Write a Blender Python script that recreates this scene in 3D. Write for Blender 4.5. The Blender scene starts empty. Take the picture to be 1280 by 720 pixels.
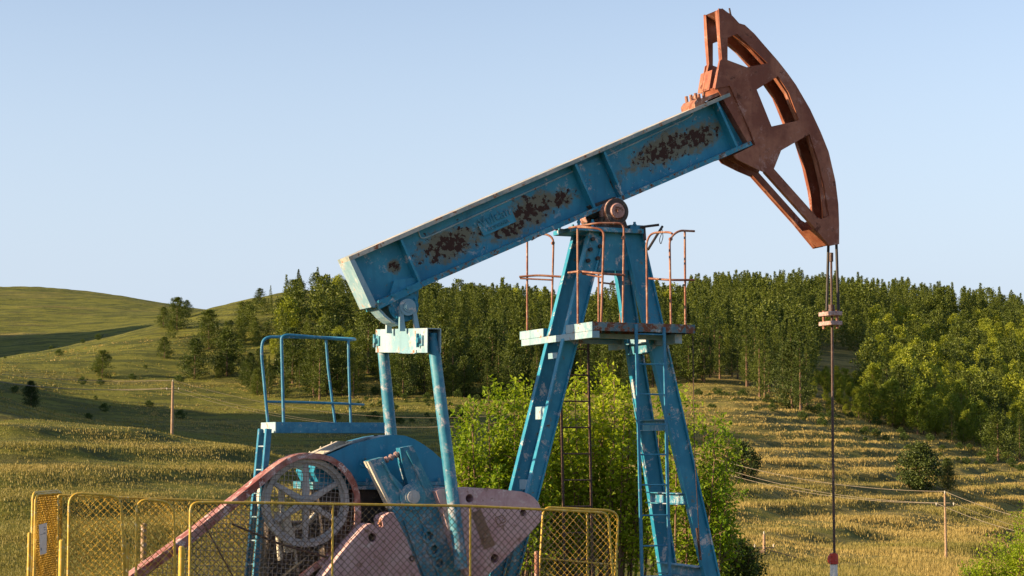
import bpy, math, random
import numpy as np
from mathutils import Vector, Matrix
from mathutils.geometry import tessellate_polygon
R = math.radians
random.seed(7)
rng = np.random.default_rng(11)
S = bpy.context.scene
COL = S.collection

# ------------------------------------------------------------------ camera
EYE = 2.6
FPX = 2300.0
PITCH = math.atan(200 / FPX)
cam_d = bpy.data.cameras.new("camera")
cam_d.sensor_width = 36
cam_d.lens = FPX / 1280 * 36
cam_d.clip_start = 0.1
cam_d.clip_end = 6000
cam_o = bpy.data.objects.new("camera", cam_d)
cam_o.location = (0, 0, EYE)
cam_o.rotation_euler = (R(90) + PITCH, 0, 0)
COL.objects.link(cam_o)
S.camera = cam_o

# ------------------------------------------------------------------ light
SUN_EL = R(17)
SUN_PHI = R(16)          # the sun stands left of the camera, a little behind it
to_sun = Vector((-math.cos(SUN_PHI) * math.cos(SUN_EL), -math.sin(SUN_PHI) * math.cos(SUN_EL), math.sin(SUN_EL)))
W = bpy.data.worlds.new("World")
S.world = W
W.use_nodes = True
wn = W.node_tree
bg = wn.nodes['Background']
sky = wn.nodes.new('ShaderNodeTexSky')
sky.sky_type = 'NISHITA'
sky.sun_disc = False
sky.sun_elevation = SUN_EL
sky.sun_rotation = math.atan2(to_sun.x, to_sun.y)
sky.air_density = 1.0
sky.dust_density = 0.6
sky.ozone_density = 1.6
sky.altitude = 200
bg.inputs['Strength'].default_value = 0.106
hsv = wn.nodes.new('ShaderNodeHueSaturation')      # tints the sky: less saturated, a little dimmer
hsv.inputs['Saturation'].default_value = 0.82
hsv.inputs['Hue'].default_value = 0.508
hsv.inputs['Value'].default_value = 0.88
wn.links.new(sky.outputs[0], hsv.inputs['Color'])
tcw = wn.nodes.new('ShaderNodeTexCoord'); sxw = wn.nodes.new('ShaderNodeSeparateXYZ')
mrw = wn.nodes.new('ShaderNodeMapRange'); mxw = wn.nodes.new('ShaderNodeMix'); mxw.data_type = 'RGBA'
wn.links.new(tcw.outputs['Generated'], sxw.inputs[0]); wn.links.new(sxw.outputs[2], mrw.inputs[0])
mrw.inputs[1].default_value = 0.06; mrw.inputs[2].default_value = 0.27       # haze colour mixed into the sky low over the horizon
mrw.inputs[3].default_value = 0.92; mrw.inputs[4].default_value = 0.0
wn.links.new(mrw.outputs[0], mxw.inputs[0]); wn.links.new(hsv.outputs[0], mxw.inputs[6])
mxw.inputs[7].default_value = (2.45, 2.82, 3.45, 1)
wn.links.new(mxw.outputs[2], bg.inputs['Color'])
sun_d = bpy.data.lights.new("sun", 'SUN')
sun_d.energy = 5.0
sun_d.angle = R(0.6)
sun_d.color = (1.0, 0.74, 0.44)
sun_o = bpy.data.objects.new("sun", sun_d)
sun_o.rotation_euler = to_sun.to_track_quat('Z', 'Y').to_euler()
COL.objects.link(sun_o)
S.view_settings.view_transform = 'Standard'
S.view_settings.look = 'None'
S.view_settings.exposure = 1.24
S.view_settings.gamma = 1
S.render.engine = 'CYCLES'
S.cycles.max_bounces = 6
S.cycles.transparent_max_bounces = 4

# ------------------------------------------------------------------ object helpers
def tag(o, label=None, cat=None, group=None, kind=None):
    if label: o['label'] = label
    if cat: o['category'] = cat
    if group: o['group'] = group
    if kind: o['kind'] = kind
    return o

def empty(name, loc=(0, 0, 0), rz=0, label=None, cat=None, group=None):
    o = bpy.data.objects.new(name, None)
    o.empty_display_size = 0.2
    o.location = loc
    o.rotation_euler = (0, 0, rz)
    COL.objects.link(o)
    return tag(o, label, cat, group)

def link_mesh(name, me, parent=None):
    o = bpy.data.objects.new(name, me)
    COL.objects.link(o)
    if parent is not None: o.parent = parent
    return o

def np_mesh(name, verts, faces, mats, mat_idx=None, smooth=False, tint=None):
    """verts (n,3) array, faces (m,k) array of one k"""
    me = bpy.data.meshes.new(name)
    verts = np.asarray(verts, np.float32); faces = np.asarray(faces, np.int32)
    m, k = faces.shape
    me.vertices.add(len(verts)); me.vertices.foreach_set('co', verts.ravel())
    me.loops.add(m * k); me.loops.foreach_set('vertex_index', faces.ravel())
    me.polygons.add(m)
    me.polygons.foreach_set('loop_start', np.arange(0, m * k, k, dtype=np.int32))
    if mat_idx is not None: me.polygons.foreach_set('material_index', np.asarray(mat_idx, np.int32))
    me.polygons.foreach_set('use_smooth', np.full(m, smooth, dtype=bool))
    for mt in mats: me.materials.append(mt)
    if tint is not None:
        a = me.attributes.new('tint', 'FLOAT', 'FACE')
        a.data.foreach_set('value', np.asarray(tint, np.float32))
    me.update(calc_edges=True)
    return me

class MB:
    """collects shapes, builds them as one mesh"""
    def __init__(s): s.v = []; s.f = []; s.sm = []
    def add(s, vs, fs, smooth=False):
        b = len(s.v)
        s.v += [tuple(v) for v in vs]
        s.f += [tuple(b + i for i in f) for f in fs]
        s.sm += [smooth] * len(fs)
    def box(s, x0, x1, y0, y1, z0, z1):
        x0, x1 = min(x0, x1), max(x0, x1); y0, y1 = min(y0, y1), max(y0, y1); z0, z1 = min(z0, z1), max(z0, z1)
        v = [(x0,y0,z0),(x1,y0,z0),(x1,y1,z0),(x0,y1,z0),(x0,y0,z1),(x1,y0,z1),(x1,y1,z1),(x0,y1,z1)]
        s.add(v, [(0,3,2,1),(4,5,6,7),(0,1,5,4),(1,2,6,5),(2,3,7,6),(3,0,4,7)])
    def hexa(s, bot, top):
        s.add(list(bot) + list(top), [(0,3,2,1),(4,5,6,7),(0,1,5,4),(1,2,6,5),(2,3,7,6),(3,0,4,7)])
    def slab(s, outer, y0, y1, holes=()):
        """outline given as (X, Z) points, pushed through from y0 to y1"""
        y0, y1 = min(y0, y1), max(y0, y1)
        def area(p): return sum(p[i][0]*p[(i+1) % len(p)][1] - p[(i+1) % len(p)][0]*p[i][1] for i in range(len(p)))
        loops = [list(outer) if area(outer) > 0 else list(outer)[::-1]]
        for h in holes: loops.append(list(h) if area(h) < 0 else list(h)[::-1])
        tris = tessellate_polygon([[Vector((p[0], p[1], 0)) for p in l] for l in loops])
        flat = [p for l in loops for p in l]; n = len(flat)
        vs = [(p[0], y0, p[1]) for p in flat] + [(p[0], y1, p[1]) for p in flat]
        fs = []
        for t in tris:
            a, b, c = (flat[i] for i in t)
            ccw = (b[0]-a[0])*(c[1]-a[1]) - (b[1]-a[1])*(c[0]-a[0]) > 0
            t = tuple(t) if ccw else tuple(t)[::-1]
            fs.append(t)                                    # front face looks to -Y
            fs.append(tuple(n + i for i in t[::-1]))
        s.add(vs, fs)
        vs, fs = [], []
        for l in loops:
            m = len(l)
            for i in range(m):
                a, b = l[i], l[(i+1) % m]; k = len(vs)
                vs += [(a[0],y0,a[1]),(b[0],y0,b[1]),(b[0],y1,b[1]),(a[0],y1,a[1])]
                fs.append((k, k+3, k+2, k+1))
        s.add(vs, fs)
    def tube(s, path, r, n=10, r2=None, closed=False):
        path = [Vector(p) for p in path]
        m = len(path)
        T = []
        for i in range(m):
            a = path[i-1] if (i > 0 or closed) else path[i]
            b = path[(i+1) % m] if (i < m-1 or closed) else path[i]
            t = (b - a)
            T.append(t.normalized() if t.length > 1e-9 else Vector((0,0,1)))
        up = Vector((0,0,1)) if abs(T[0].z) < 0.9 else Vector((1,0,0))
        N = (up - T[0]*up.dot(T[0])).normalized()
        vs = []
        for i in range(m):
            N = (N - T[i]*N.dot(T[i])).normalized()
            B = T[i].cross(N)
            rr = r if r2 is None else r + (r2-r)*i/(m-1)
            if isinstance(r, (list, tuple)): rr = r[i]
            for k in range(n):
                a = 2*math.pi*k/n
                vs.append(path[i] + (N*math.cos(a) + B*math.sin(a))*rr)
        fs = []
        for i in range(m if closed else m-1):
            j = (i+1) % m
            for k in range(n):
                fs.append((i*n+k, i*n+(k+1) % n, j*n+(k+1) % n, j*n+k))
        s.add(vs, fs, True)
        if not closed:
            s.add(vs[:n], [tuple(range(n))[::-1]]); s.add(vs[-n:], [tuple(range(n))])
    def disc(s, x, z, y0, y1, r, n=36, r2=None):
        y0, y1 = min(y0, y1), max(y0, y1)
        r2 = r if r2 is None else r2
        A = [(x + r*math.cos(2*math.pi*k/n), y0, z + r*math.sin(2*math.pi*k/n)) for k in range(n)]
        B = [(x + r2*math.cos(2*math.pi*k/n), y1, z + r2*math.sin(2*math.pi*k/n)) for k in range(n)]
        s.add(A + B, [(k, n+k, n+(k+1) % n, (k+1) % n) for k in range(n)], True)
        s.add(A, [tuple(range(n))]); s.add(B, [tuple(range(n))[::-1]])
    def ring(s, x, z, y0, y1, ri, ro, n=48):
        y0, y1 = min(y0, y1), max(y0, y1)
        c = [(math.cos(2*math.pi*k/n), math.sin(2*math.pi*k/n)) for k in range(n)]
        q = lambda r, y: [(x+r*a, y, z+r*b) for a, b in c]
        K = range(n)
        s.add(q(ro,y0)+q(ro,y1), [(k, n+k, n+(k+1) % n, (k+1) % n) for k in K], True)
        s.add(q(ri,y0)+q(ri,y1), [(k, (k+1) % n, n+(k+1) % n, n+k) for k in K], True)
        s.add(q(ri,y0)+q(ro,y0), [(k, n+k, n+(k+1) % n, (k+1) % n) for k in K])
        s.add(q(ri,y1)+q(ro,y1), [(k, (k+1) % n, n+(k+1) % n, n+k) for k in K])
    def bar(s, a, b, w, h=None, up=(0,0,1)):
        """rectangular bar from a to b"""
        h = h or w
        a, b = Vector(a), Vector(b); t = (b-a).normalized(); u = Vector(up)
        if abs(t.dot(u)) > .95: u = Vector((0,1,0))
        x = t.cross(u).normalized()*w/2; y = x.cross(t).normalized()*h/2
        s.hexa([a-x-y, a+x-y, a+x+y, a-x+y], [b-x-y, b+x-y, b+x+y, b-x+y])
    def build(s, name, mat, parent=None, bevel=0, loc=None):
        me = bpy.data.meshes.new(name)
        me.from_pydata(s.v, [], s.f)
        me.polygons.foreach_set('use_smooth', s.sm)
        me.materials.append(mat)
        me.update()
        o = link_mesh(name, me, parent)
        if bevel:
            md = o.modifiers.new('bevel', 'BEVEL'); md.width = bevel; md.segments = 2
            md.limit_method = 'ANGLE'; md.angle_limit = R(40)
        if loc: o.location = loc
        return o

def rounded(pts, rad, n=5, closed=False):
    """round the corners of a 3-D (or 2-D) polyline"""
    P = [Vector(p) for p in pts]; m = len(P); out = []
    for i in range(m):
        if not closed and i in (0, m-1): out.append(P[i]); continue
        a, b, c = P[i-1], P[i], P[(i+1) % m]
        da = min(rad, (a-b).length*.49); dc = min(rad, (c-b).length*.49)
        p0 = b + (a-b).normalized()*da; p2 = b + (c-b).normalized()*dc
        for k in range(n+1):
            t = k/n
            out.append(p0*(1-t)**2 + b*2*t*(1-t) + p2*t*t)
    return out

# ------------------------------------------------------------------ machine frame
YAW = R(24)
MX, MY, MZ = 1.31, 23.2, 0.1
cY, sY = math.cos(YAW), math.sin(YAW)
cP, sP = math.cos(PITCH), math.sin(PITCH)
def ray(px, py):
    x = (px - 640) / FPX; z = (360 - py) / FPX
    return (x, cP - z*sP, sP + z*cP)
def M(px, py, Y):
    """the point of the machine's vertical plane Y seen at a place of the photo, in machine coordinates"""
    dx, dy, dz = ray(px, py)
    # world -> machine: q = Rz(-yaw) (w - origin)
    ox, oy, oz = -MX, -MY, EYE - MZ
    lx, ly = ox*cY + oy*sY, -ox*sY + oy*cY
    ex, ey = dx*cY + dy*sY, -dx*sY + dy*cY
    t = (Y - ly)/ey
    return Vector((lx + ex*t, Y, oz + dz*t))
def M2(px, py, Y):
    p = M(px, py, Y); return (p.x, p.z)
def PL(pts, Y): return [M2(a, b, Y) for a, b in pts]
PXM = 1/100.0     # about one hundred picture pixels to the metre at the machine

# ------------------------------------------------------------------ materials
def mat_new(name):
    m = bpy.data.materials.new(name); m.use_nodes = True
    nt = m.node_tree
    return m, nt, nt.nodes['Principled BSDF']
class NT:
    def __init__(s, nt): s.nt = nt
    def n(s, typ, **kw):
        nd = s.nt.nodes.new(typ)
        for k, v in kw.items():
            setattr(nd, k, v)
        return nd
    def l(s, a, b): s.nt.links.new(a, b)
    def math(s, op, a, b=None, c=None, clamp=False):
        nd = s.n('ShaderNodeMath', operation=op, use_clamp=clamp)
        for i, x in enumerate((a, b, c)):
            if x is None: continue
            if isinstance(x, (int, float)): nd.inputs[i].default_value = x
            else: s.l(x, nd.inputs[i])
        return nd.outputs[0]
    def noise(s, vec, scale, detail=4, rough=.55, dist=0):
        nd = s.n('ShaderNodeTexNoise')
        nd.inputs['Scale'].default_value = scale; nd.inputs['Detail'].default_value = detail
        nd.inputs['Roughness'].default_value = rough; nd.inputs['Distortion'].default_value = dist
        if vec is not None: s.l(vec, nd.inputs['Vector'])
        return nd.outputs[0]
    def ss(s, x, a, b):
        nd = s.n('ShaderNodeMapRange', interpolation_type='SMOOTHSTEP')
        nd.inputs[1].default_value = a; nd.inputs[2].default_value = b
        s.l(x, nd.inputs[0]); return nd.outputs[0]
    def mix(s, f, a, b, mode='MIX'):
        nd = s.n('ShaderNodeMix', data_type='RGBA', blend_type=mode)
        for i, x in ((0, f), (6, a), (7, b)):
            if isinstance(x, (int, float)): nd.inputs[i].default_value = x
            elif isinstance(x, tuple): nd.inputs[i].default_value = (*x, 1) if len(x) == 3 else x
            else: s.l(x, nd.inputs[i])
        return nd.outputs[2]

def worn_paint(name, base, faded, rust=(.045, .018, .012), stain=(.16, .13, .06), bare=(.5, .47, .46),
               rust_amt=.0, fade_amt=.5, bare_amt=.3, spots=(), rough=.5, edge=True, scale=1.0):
    m, nt, b = mat_new(name); g = NT(nt)
    tc = g.n('ShaderNodeTexCoord').outputs['Object']
    n_big = g.noise(tc, 1.6*scale, 5, .6, .4)
    n_mid = g.noise(tc, 7*scale, 8, .72, .2)
    n_fine = g.noise(tc, 34*scale, 6, .7)
    col = g.mix(g.ss(g.math('ADD', n_big, g.math('MULTIPLY', n_mid, .5)), .62, .90), base, faded) if fade_amt > 0 else g.mix(0.0, base, base)
    # soft weathering, darker grime and streaks
    mp = g.n('ShaderNodeMapping'); mp.inputs['Scale'].default_value = (9, 9, 1.1); g.l(tc, mp.inputs['Vector'])
    streak = g.noise(mp.outputs[0], 1.6*scale, 5, .6)
    col = g.mix(g.math('MULTIPLY', g.ss(streak, .45, .75), .35), col, tuple(c*.55 for c in base))
    # bare, chalky rubbed patches
    n_pat = g.noise(tc, 4.2*scale, 9, .75, .5)
    bm = g.math('MULTIPLY', g.ss(n_pat, .585 - .035*bare_amt, .63), g.ss(n_fine, .40, .52))
    col = g.mix(g.math('MULTIPLY', bm, min(1, bare_amt*1.6)), col, bare)
    # rust: scattered, and gathered in given patches
    field = g.math('MULTIPLY', n_mid, 1.0)
    thr = .70 - rust_amt*.22
    rm = g.ss(field, thr, thr + .012)
    st = g.ss(field, thr - .07, thr + .01)
    if spots:
        acc = None
        for (c, rx, rz, ang) in spots:
            mpp = g.n('ShaderNodeMapping', vector_type='TEXTURE')
            mpp.inputs['Location'].default_value = c
            mpp.inputs['Rotation'].default_value = (0, ang, 0)
            mpp.inputs['Scale'].default_value = (rx, 1000, rz)
            g.l(tc, mpp.inputs['Vector'])
            ln = g.n('ShaderNodeVectorMath', operation='LENGTH'); g.l(mpp.outputs[0], ln.inputs[0])
            v = g.math('SUBTRACT', 1.0, ln.outputs['Value'])
            acc = v if acc is None else g.math('MAXIMUM', acc, v)
        acc = g.math('MAXIMUM', acc, -1.0)
        f2 = g.math('ADD', g.math('MULTIPLY', acc, .19), g.noise(tc, 14, 9, .66, .2))
        f2 = g.math('ADD', f2, g.math('MULTIPLY', g.math('SUBTRACT', n_fine, .5), .12))
        st = g.math('MAXIMUM', st, g.ss(g.math('ADD', g.math('MULTIPLY', acc, .40), g.noise(tc, 9, 7, .7)), .40, .66))
        rm = g.math('MAXIMUM', rm, g.ss(f2, .598, .606))
    col = g.mix(g.math('MULTIPLY', st, .85), col, stain)
    rcol = g.mix(n_fine, rust, tuple(min(1, c*2.4) for c in rust))
    col = g.mix(rm, col, rcol)
    g.l(col, b.inputs['Base Color'])
    rr = g.math('ADD', g.math('MULTIPLY', n_mid, .25), rough - .12)
    rr = g.math('ADD', rr, g.math('MULTIPLY', g.math('MAXIMUM', rm, bm), .3), clamp=True)
    g.l(rr, b.inputs['Roughness'])
    bp = g.n('ShaderNodeBump'); bp.inputs['Strength'].default_value = .45; bp.inputs['Distance'].default_value = .006
    hh = g.math('SUBTRACT', g.math('MULTIPLY', n_fine, .25), g.math('MULTIPLY', rm, 1.0))
    hh = g.math('ADD', hh, g.math('MULTIPLY', n_mid, .5))
    g.l(hh, bp.inputs['Height']); g.l(bp.outputs[0], b.inputs['Normal'])
    b.inputs['Specular IOR Level'].default_value = .4
    return m

BLUE, BLUE_F = (.009, .18, .30), (.03, .25, .38)
def sp(px, py, rx, rz, ang=-24): return (tuple(M(px, py, -.06)), rx*PXM, rz*PXM, R(ang))
m_beam = worn_paint('blue paint with rust patches', BLUE, BLUE_F, rust_amt=0, spots=[
    sp(562, 305, 48, 20), sp(665, 262, 42, 19), sp(700, 250, 26, 12), sp(835, 185, 66, 20), sp(870, 172, 40, 18), sp(492, 332, 9, 9),
    sp(760, 232, 22, 8), sp(640, 285, 30, 14), sp(560, 352, 60, 5), sp(690, 298, 60, 4), sp(810, 236, 70, 4)], stain=(.15, .115, .045), rust=(.024, .009, .006), fade_amt=.6, bare_amt=.35)
m_blue = worn_paint('blue machine paint', BLUE, BLUE_F, rust_amt=.18, bare_amt=1.0, fade_amt=.5)
m_blue_rusty = worn_paint('blue paint rusting along edges', BLUE, BLUE_F, rust=(.07, .028, .016), stain=(.2, .13, .07), rust_amt=.55, bare_amt=1.2, scale=2)
m_flange = worn_paint('blue paint rubbed to rust on edges', (.22, .28, .28), (.5, .46, .4), rust=(.16, .06, .03), stain=(.35, .22, .13), rust_amt=.5, bare_amt=.8, scale=1.3)
m_blue_pale = worn_paint('worn blue paint paled for sunlight', (.17, .31, .39), (.32, .43, .48), rust=(.16, .06, .03), stain=(.38, .26, .2), rust_amt=.3, bare_amt=1.0)  # paler copy of the blue; sunlight on left-facing plates put into colour
m_blue_worn = worn_paint('blue paint rubbed bare', (.012, .15, .25), (.06, .24, .32), bare=(.40, .37, .39), rust_amt=.1, bare_amt=2.6, scale=1.5)
m_blue_smooth = worn_paint('smooth blue housing paint', (.010, .175, .31), (.016, .21, .35), rust_amt=-.15, bare_amt=.1, rough=.42)
m_plat = worn_paint('rusting platform paint', (.04, .13, .18), (.16, .24, .26), rust=(.09, .032, .018), stain=(.22, .11, .06), rust_amt=.82, bare_amt=.7, scale=1.6)
m_red = worn_paint('faded red oxide paint', (.19, .054, .028), (.33, .13, .075), rust=(.07, .024, .016), stain=(.2, .075, .045), bare=(.36, .2, .17), rust_amt=.34, bare_amt=1.3, rough=.6)
m_rail = worn_paint('rusty red rail paint', (.19, .062, .036), (.30, .15, .10), rust=(.12, .045, .022), stain=(.32, .14, .07), bare=(.5, .4, .35), rust_amt=.4, bare_amt=1.2, rough=.6, scale=4)
m_bluerail = worn_paint('blue rail paint', (.012, .14, .27), (.04, .21, .34), rust=(.14, .05, .03), rust_amt=.04, bare_amt=.3, scale=4)
m_pink = worn_paint('faded pink cast iron', (.42, .25, .26), (.52, .36, .37), rust=(.10, .05, .035), stain=(.22, .12, .10), bare=(.58, .48, .48), rust_amt=.3, bare_amt=1.3, rough=.65, scale=1.8)
m_recess = worn_paint('brown rubbed cast recess', (.19, .11, .075), (.24, .15, .11), rust=(.08, .04, .025), rust_amt=.2, bare_amt=.2, rough=.7, scale=3)
m_guard = worn_paint('red guard paint peeling to white', (.20, .05, .035), (.36, .19, .17), rust=(.1, .035, .02), bare=(.62, .55, .56), rust_amt=.2, bare_amt=1.6, rough=.55, scale=2.5)
m_bearing = worn_paint('pink paint flaking on rusty bearing', (.36, .19, .17), (.42, .26, .24), rust=(.09, .035, .02), stain=(.2, .1, .05), rust_amt=.72, bare_amt=.8, rough=.6, scale=2.6)
m_wheel = worn_paint('grey cast wheel', (.38, .37, .37), (.48, .46, .46), rust=(.12, .06, .04), rust_amt=.02, bare_amt=.5, rough=.55, scale=2)
m_yellow = worn_paint('yellow fence paint', (.50, .31, .03), (.58, .40, .07), rust=(.13, .055, .02), stain=(.3, .17, .03), bare=(.55, .5, .35), rust_amt=.3, bare_amt=.8, rough=.5, scale=5)
m_dark = worn_paint('oily dark steel', (.03, .024, .02), (.06, .045, .04), rust=(.07, .03, .02), rust_amt=.3, bare_amt=.2, rough=.6, scale=2)
m_rod = worn_paint('dark rusty rod steel', (.045, .02, .016), (.075, .035, .028), rust=(.05, .02, .015), rust_amt=.3, bare_amt=.3, rough=.5, scale=6)
m_carrier = worn_paint('white and pink flaking carrier paint', (.27, .19, .18), (.40, .31, .31), rust=(.16, .05, .03), stain=(.3, .12, .08), rust_amt=.55, bare_amt=1, rough=.6, scale=9)
m_cream = worn_paint('dirty cream paint', (.5, .46, .38), (.58, .53, .46), rust=(.15, .07, .04), rust_amt=.15, bare_amt=.4, rough=.6, scale=3)
m_valve = worn_paint('red valve paint', (.45, .035, .02), (.5, .06, .04), rust=(.12, .04, .02), rust_amt=.1, bare_amt=.4, rough=.5, scale=7)
m_white = worn_paint('dirty white paint', (.62, .60, .56), (.7, .68, .64), rust=(.15, .08, .05), rust_amt=.15, bare_amt=.3, rough=.6, scale=6)
m_wood = worn_paint('weathered pole concrete', (.27, .17, .10), (.37, .25, .16), rust=(.16, .1, .06), rust_amt=.1, bare_amt=.6, rough=.85, scale=3)
m_ink = worn_paint('grey sign print', (.18, .18, .2), (.2, .2, .22), rust_amt=0, bare_amt=0, scale=4)

def wire_mat(name, c, rough=.5):
    m, nt, b = mat_new(name); g = NT(nt)
    tc = g.n('ShaderNodeTexCoord').outputs['Object']
    n = g.noise(tc, 9, 4, .6)
    g.l(g.mix(g.ss(n, .4, .68), c, tuple(x*.45 for x in c)), b.inputs['Base Color'])
    b.inputs['Roughness'].default_value = rough
    return m
m_wire_y = wire_mat('yellow wire', (.50, .31, .03))
m_wire_d = wire_mat('dark weathered wire', (.035, .026, .014))
m_wire_w = wire_mat('pale galvanised wire', (.27, .23, .21))
m_line = wire_mat('aluminium conductor', (.22, .18, .12))
m_cable = wire_mat('greased cable', (.018, .013, .012), .6)
m_belt = wire_mat('rubber belt', (.03, .028, .026), .8)

def leaf_mat(name, c0, c1, trans=.35):
    m, nt, b = mat_new(name); g = NT(nt)
    at = g.n('ShaderNodeAttribute', attribute_name='tint').outputs['Fac']
    oi = g.n('ShaderNodeObjectInfo').outputs['Random']
    f = g.math('ADD', g.math('MULTIPLY', at, .55), g.math('MULTIPLY', oi, .45))
    col = g.mix(f, c0, c1)
    g.l(col, b.inputs['Base Color']); b.inputs['Roughness'].default_value = .55
    b.inputs['Specular IOR Level'].default_value = .25
    tr = g.n('ShaderNodeBsdfTranslucent'); g.l(g.mix(1.0, col, (1.0, .95, .45), 'MULTIPLY'), tr.inputs['Color'])
    mx = g.n('ShaderNodeMixShader'); mx.inputs[0].default_value = trans
    out = nt.nodes['Material Output']
    g.l(b.outputs[0], mx.inputs[1]); g.l(tr.outputs[0], mx.inputs[2]); g.l(mx.outputs[0], out.inputs['Surface'])
    return m
m_pine = leaf_mat('pine needles', (.022, .048, .010), (.125, .155, .020), .2)
m_birch = leaf_mat('broad leaves far', (.075, .13, .012), (.30, .33, .03), .35)
m_leaf = leaf_mat('fresh green leaves', (.10, .20, .010), (.38, .46, .025), .5)
m_leaf_d = leaf_mat('dull green leaves', (.03, .06, .012), (.08, .12, .02), .3)
m_grass = leaf_mat('grass blades', (.13, .145, .025), (.42, .31, .11), .3)
def bark_mat():
    m, nt, b = mat_new('bark'); g = NT(nt)
    tc = g.n('ShaderNodeTexCoord').outputs['Object']
    mp = g.n('ShaderNodeMapping'); mp.inputs['Scale'].default_value = (6, 6, 1.5); g.l(tc, mp.inputs['Vector'])
    n = g.noise(mp.outputs[0], 1.5, 5, .6)
    g.l(g.mix(n, (.07, .045, .03), (.24, .14, .085)), b.inputs['Base Color']); b.inputs['Roughness'].default_value = .9
    return m
m_bark = bark_mat()

# ------------------------------------------------------------------ terrain
_perm = rng.permutation(4096)
_val = rng.random(4096)
def vnoise(x, y, seed=0):
    x = np.asarray(x, float) + seed*17.3; y = np.asarray(y, float) - seed*9.1
    xi = np.floor(x).astype(int); yi = np.floor(y).astype(int)
    fx = x - xi; fy = y - yi
    fx = fx*fx*(3-2*fx); fy = fy*fy*(3-2*fy)
    h = lambda a, b: _val[_perm[(a + _perm[b & 4095]) & 4095]]
    return (h(xi, yi)*(1-fx) + h(xi+1, yi)*fx)*(1-fy) + (h(xi, yi+1)*(1-fx) + h(xi+1, yi+1)*fx)*fy
def fbm(x, y, seed=0, o=4):
    s = 0; a = .5; t = 0
    for i in range(o):
        s = s + a*vnoise(x*2**i, y*2**i, seed+i); t += a; a *= .5
    return s/t
def az_of(px): return math.degrees(math.atan((px-640)/FPX/cP))
def zof(y, r, az=0):
    """height of a point r metres off that the photo shows at row y"""
    z = (360 - y)/FPX
    return EYE + r*math.cos(R(az))*(sP + z*cP)/(cP - z*sP)
# per azimuth: (r, row) at nine stations, near to far
flat = [(r_, 560 + FPX*(EYE + 3)/r_) for r_ in (30, 60, 120, 190, 280, 400, 600, 800, 1100, 1600)]
KN = {
 -180: flat, -70: flat,
 -40: [(30,800),(60,748),(130,690),(165,640),(250,600),(380,520),(430,500),(560,490),(1000,400),(1600,430)],
 az_of(-150): [(30,800),(60,742),(130,560),(165,580),(250,560),(380,480),(430,466),(560,476),(1000,372),(1600,420)],
 az_of(0):   [(30,800),(60,738),(130,536),(165,562),(250,552),(370,470),(430,456),(560,470),(1000,368),(1600,420)],
 az_of(100): [(30,800),(60,738),(132,546),(165,570),(250,560),(350,490),(440,436),(560,450),(1000,370),(1600,425)],
 az_of(200): [(30,800),(60,740),(135,559),(168,578),(245,565),(345,490),(450,410),(560,420),(1000,385),(1600,430)],
 az_of(265): [(30,800),(60,742),(138,567),(170,582),(245,565),(345,490),(480,389),(600,400),(1000,396),(1600,440)],
 az_of(330): [(30,800),(60,745),(140,578),(170,590),(242,568),(340,488),(500,371),(640,385),(1000,404),(1600,440)],
 az_of(430): [(30,800),(60,750),(140,600),(170,602),(240,566),(335,486),(480,366),(640,380),(1000,405),(1600,440)],
 az_of(560): [(30,800),(60,755),(140,625),(170,615),(240,565),(335,490),(490,392),(640,400),(1000,410),(1600,440)],
 az_of(720): [(30,800),(60,755),(130,665),(170,625),(240,560),(335,496),(500,402),(640,400),(1000,410),(1600,440)],
 az_of(900): [(30,800),(60,755),(110,705),(170,620),(235,548),(310,492),(450,436),(640,385),(1000,400),(1600,440)],
 az_of(1080):[(30,800),(60,755),(110,715),(170,650),(235,578),(310,530),(450,462),(660,392),(1000,405),(1600,440)],
 az_of(1280):[(30,800),(60,758),(110,722),(170,672),(235,620),(310,578),(450,505),(700,412),(1000,420),(1600,450)],
 az_of(1600):[(30,800),(60,762),(110,735),(170,700),(235,660),(310,620),(450,540),(700,440),(1000,440),(1600,450)],
 40: [(30,800),(60,765),(110,742),(170,715),(235,690),(310,660),(450,590),(700,500),(1000,470),(1600,470)],
 70: flat, 180: flat}
_az = np.array(sorted(KN)); _KR = np.array([[k[0] for k in KN[a]] for a in sorted(KN)], float)
_KZ = np.array([[zof(k[1], k[0]) for k in KN[a]] for a in sorted(KN)], float)
_KR[:, 0] = 30; _KZ[:, 0] = 0.05
_KR = np.hstack([np.full((len(_az), 1), 1.0), _KR]); _KZ = np.hstack([np.full((len(_az), 1), 0.0), _KZ])
def bump(x, y, cx, cy, sx, sy, h): return h*np.exp(-((x-cx)/sx)**2/2 - ((y-cy)/sy)**2/2)
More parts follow.
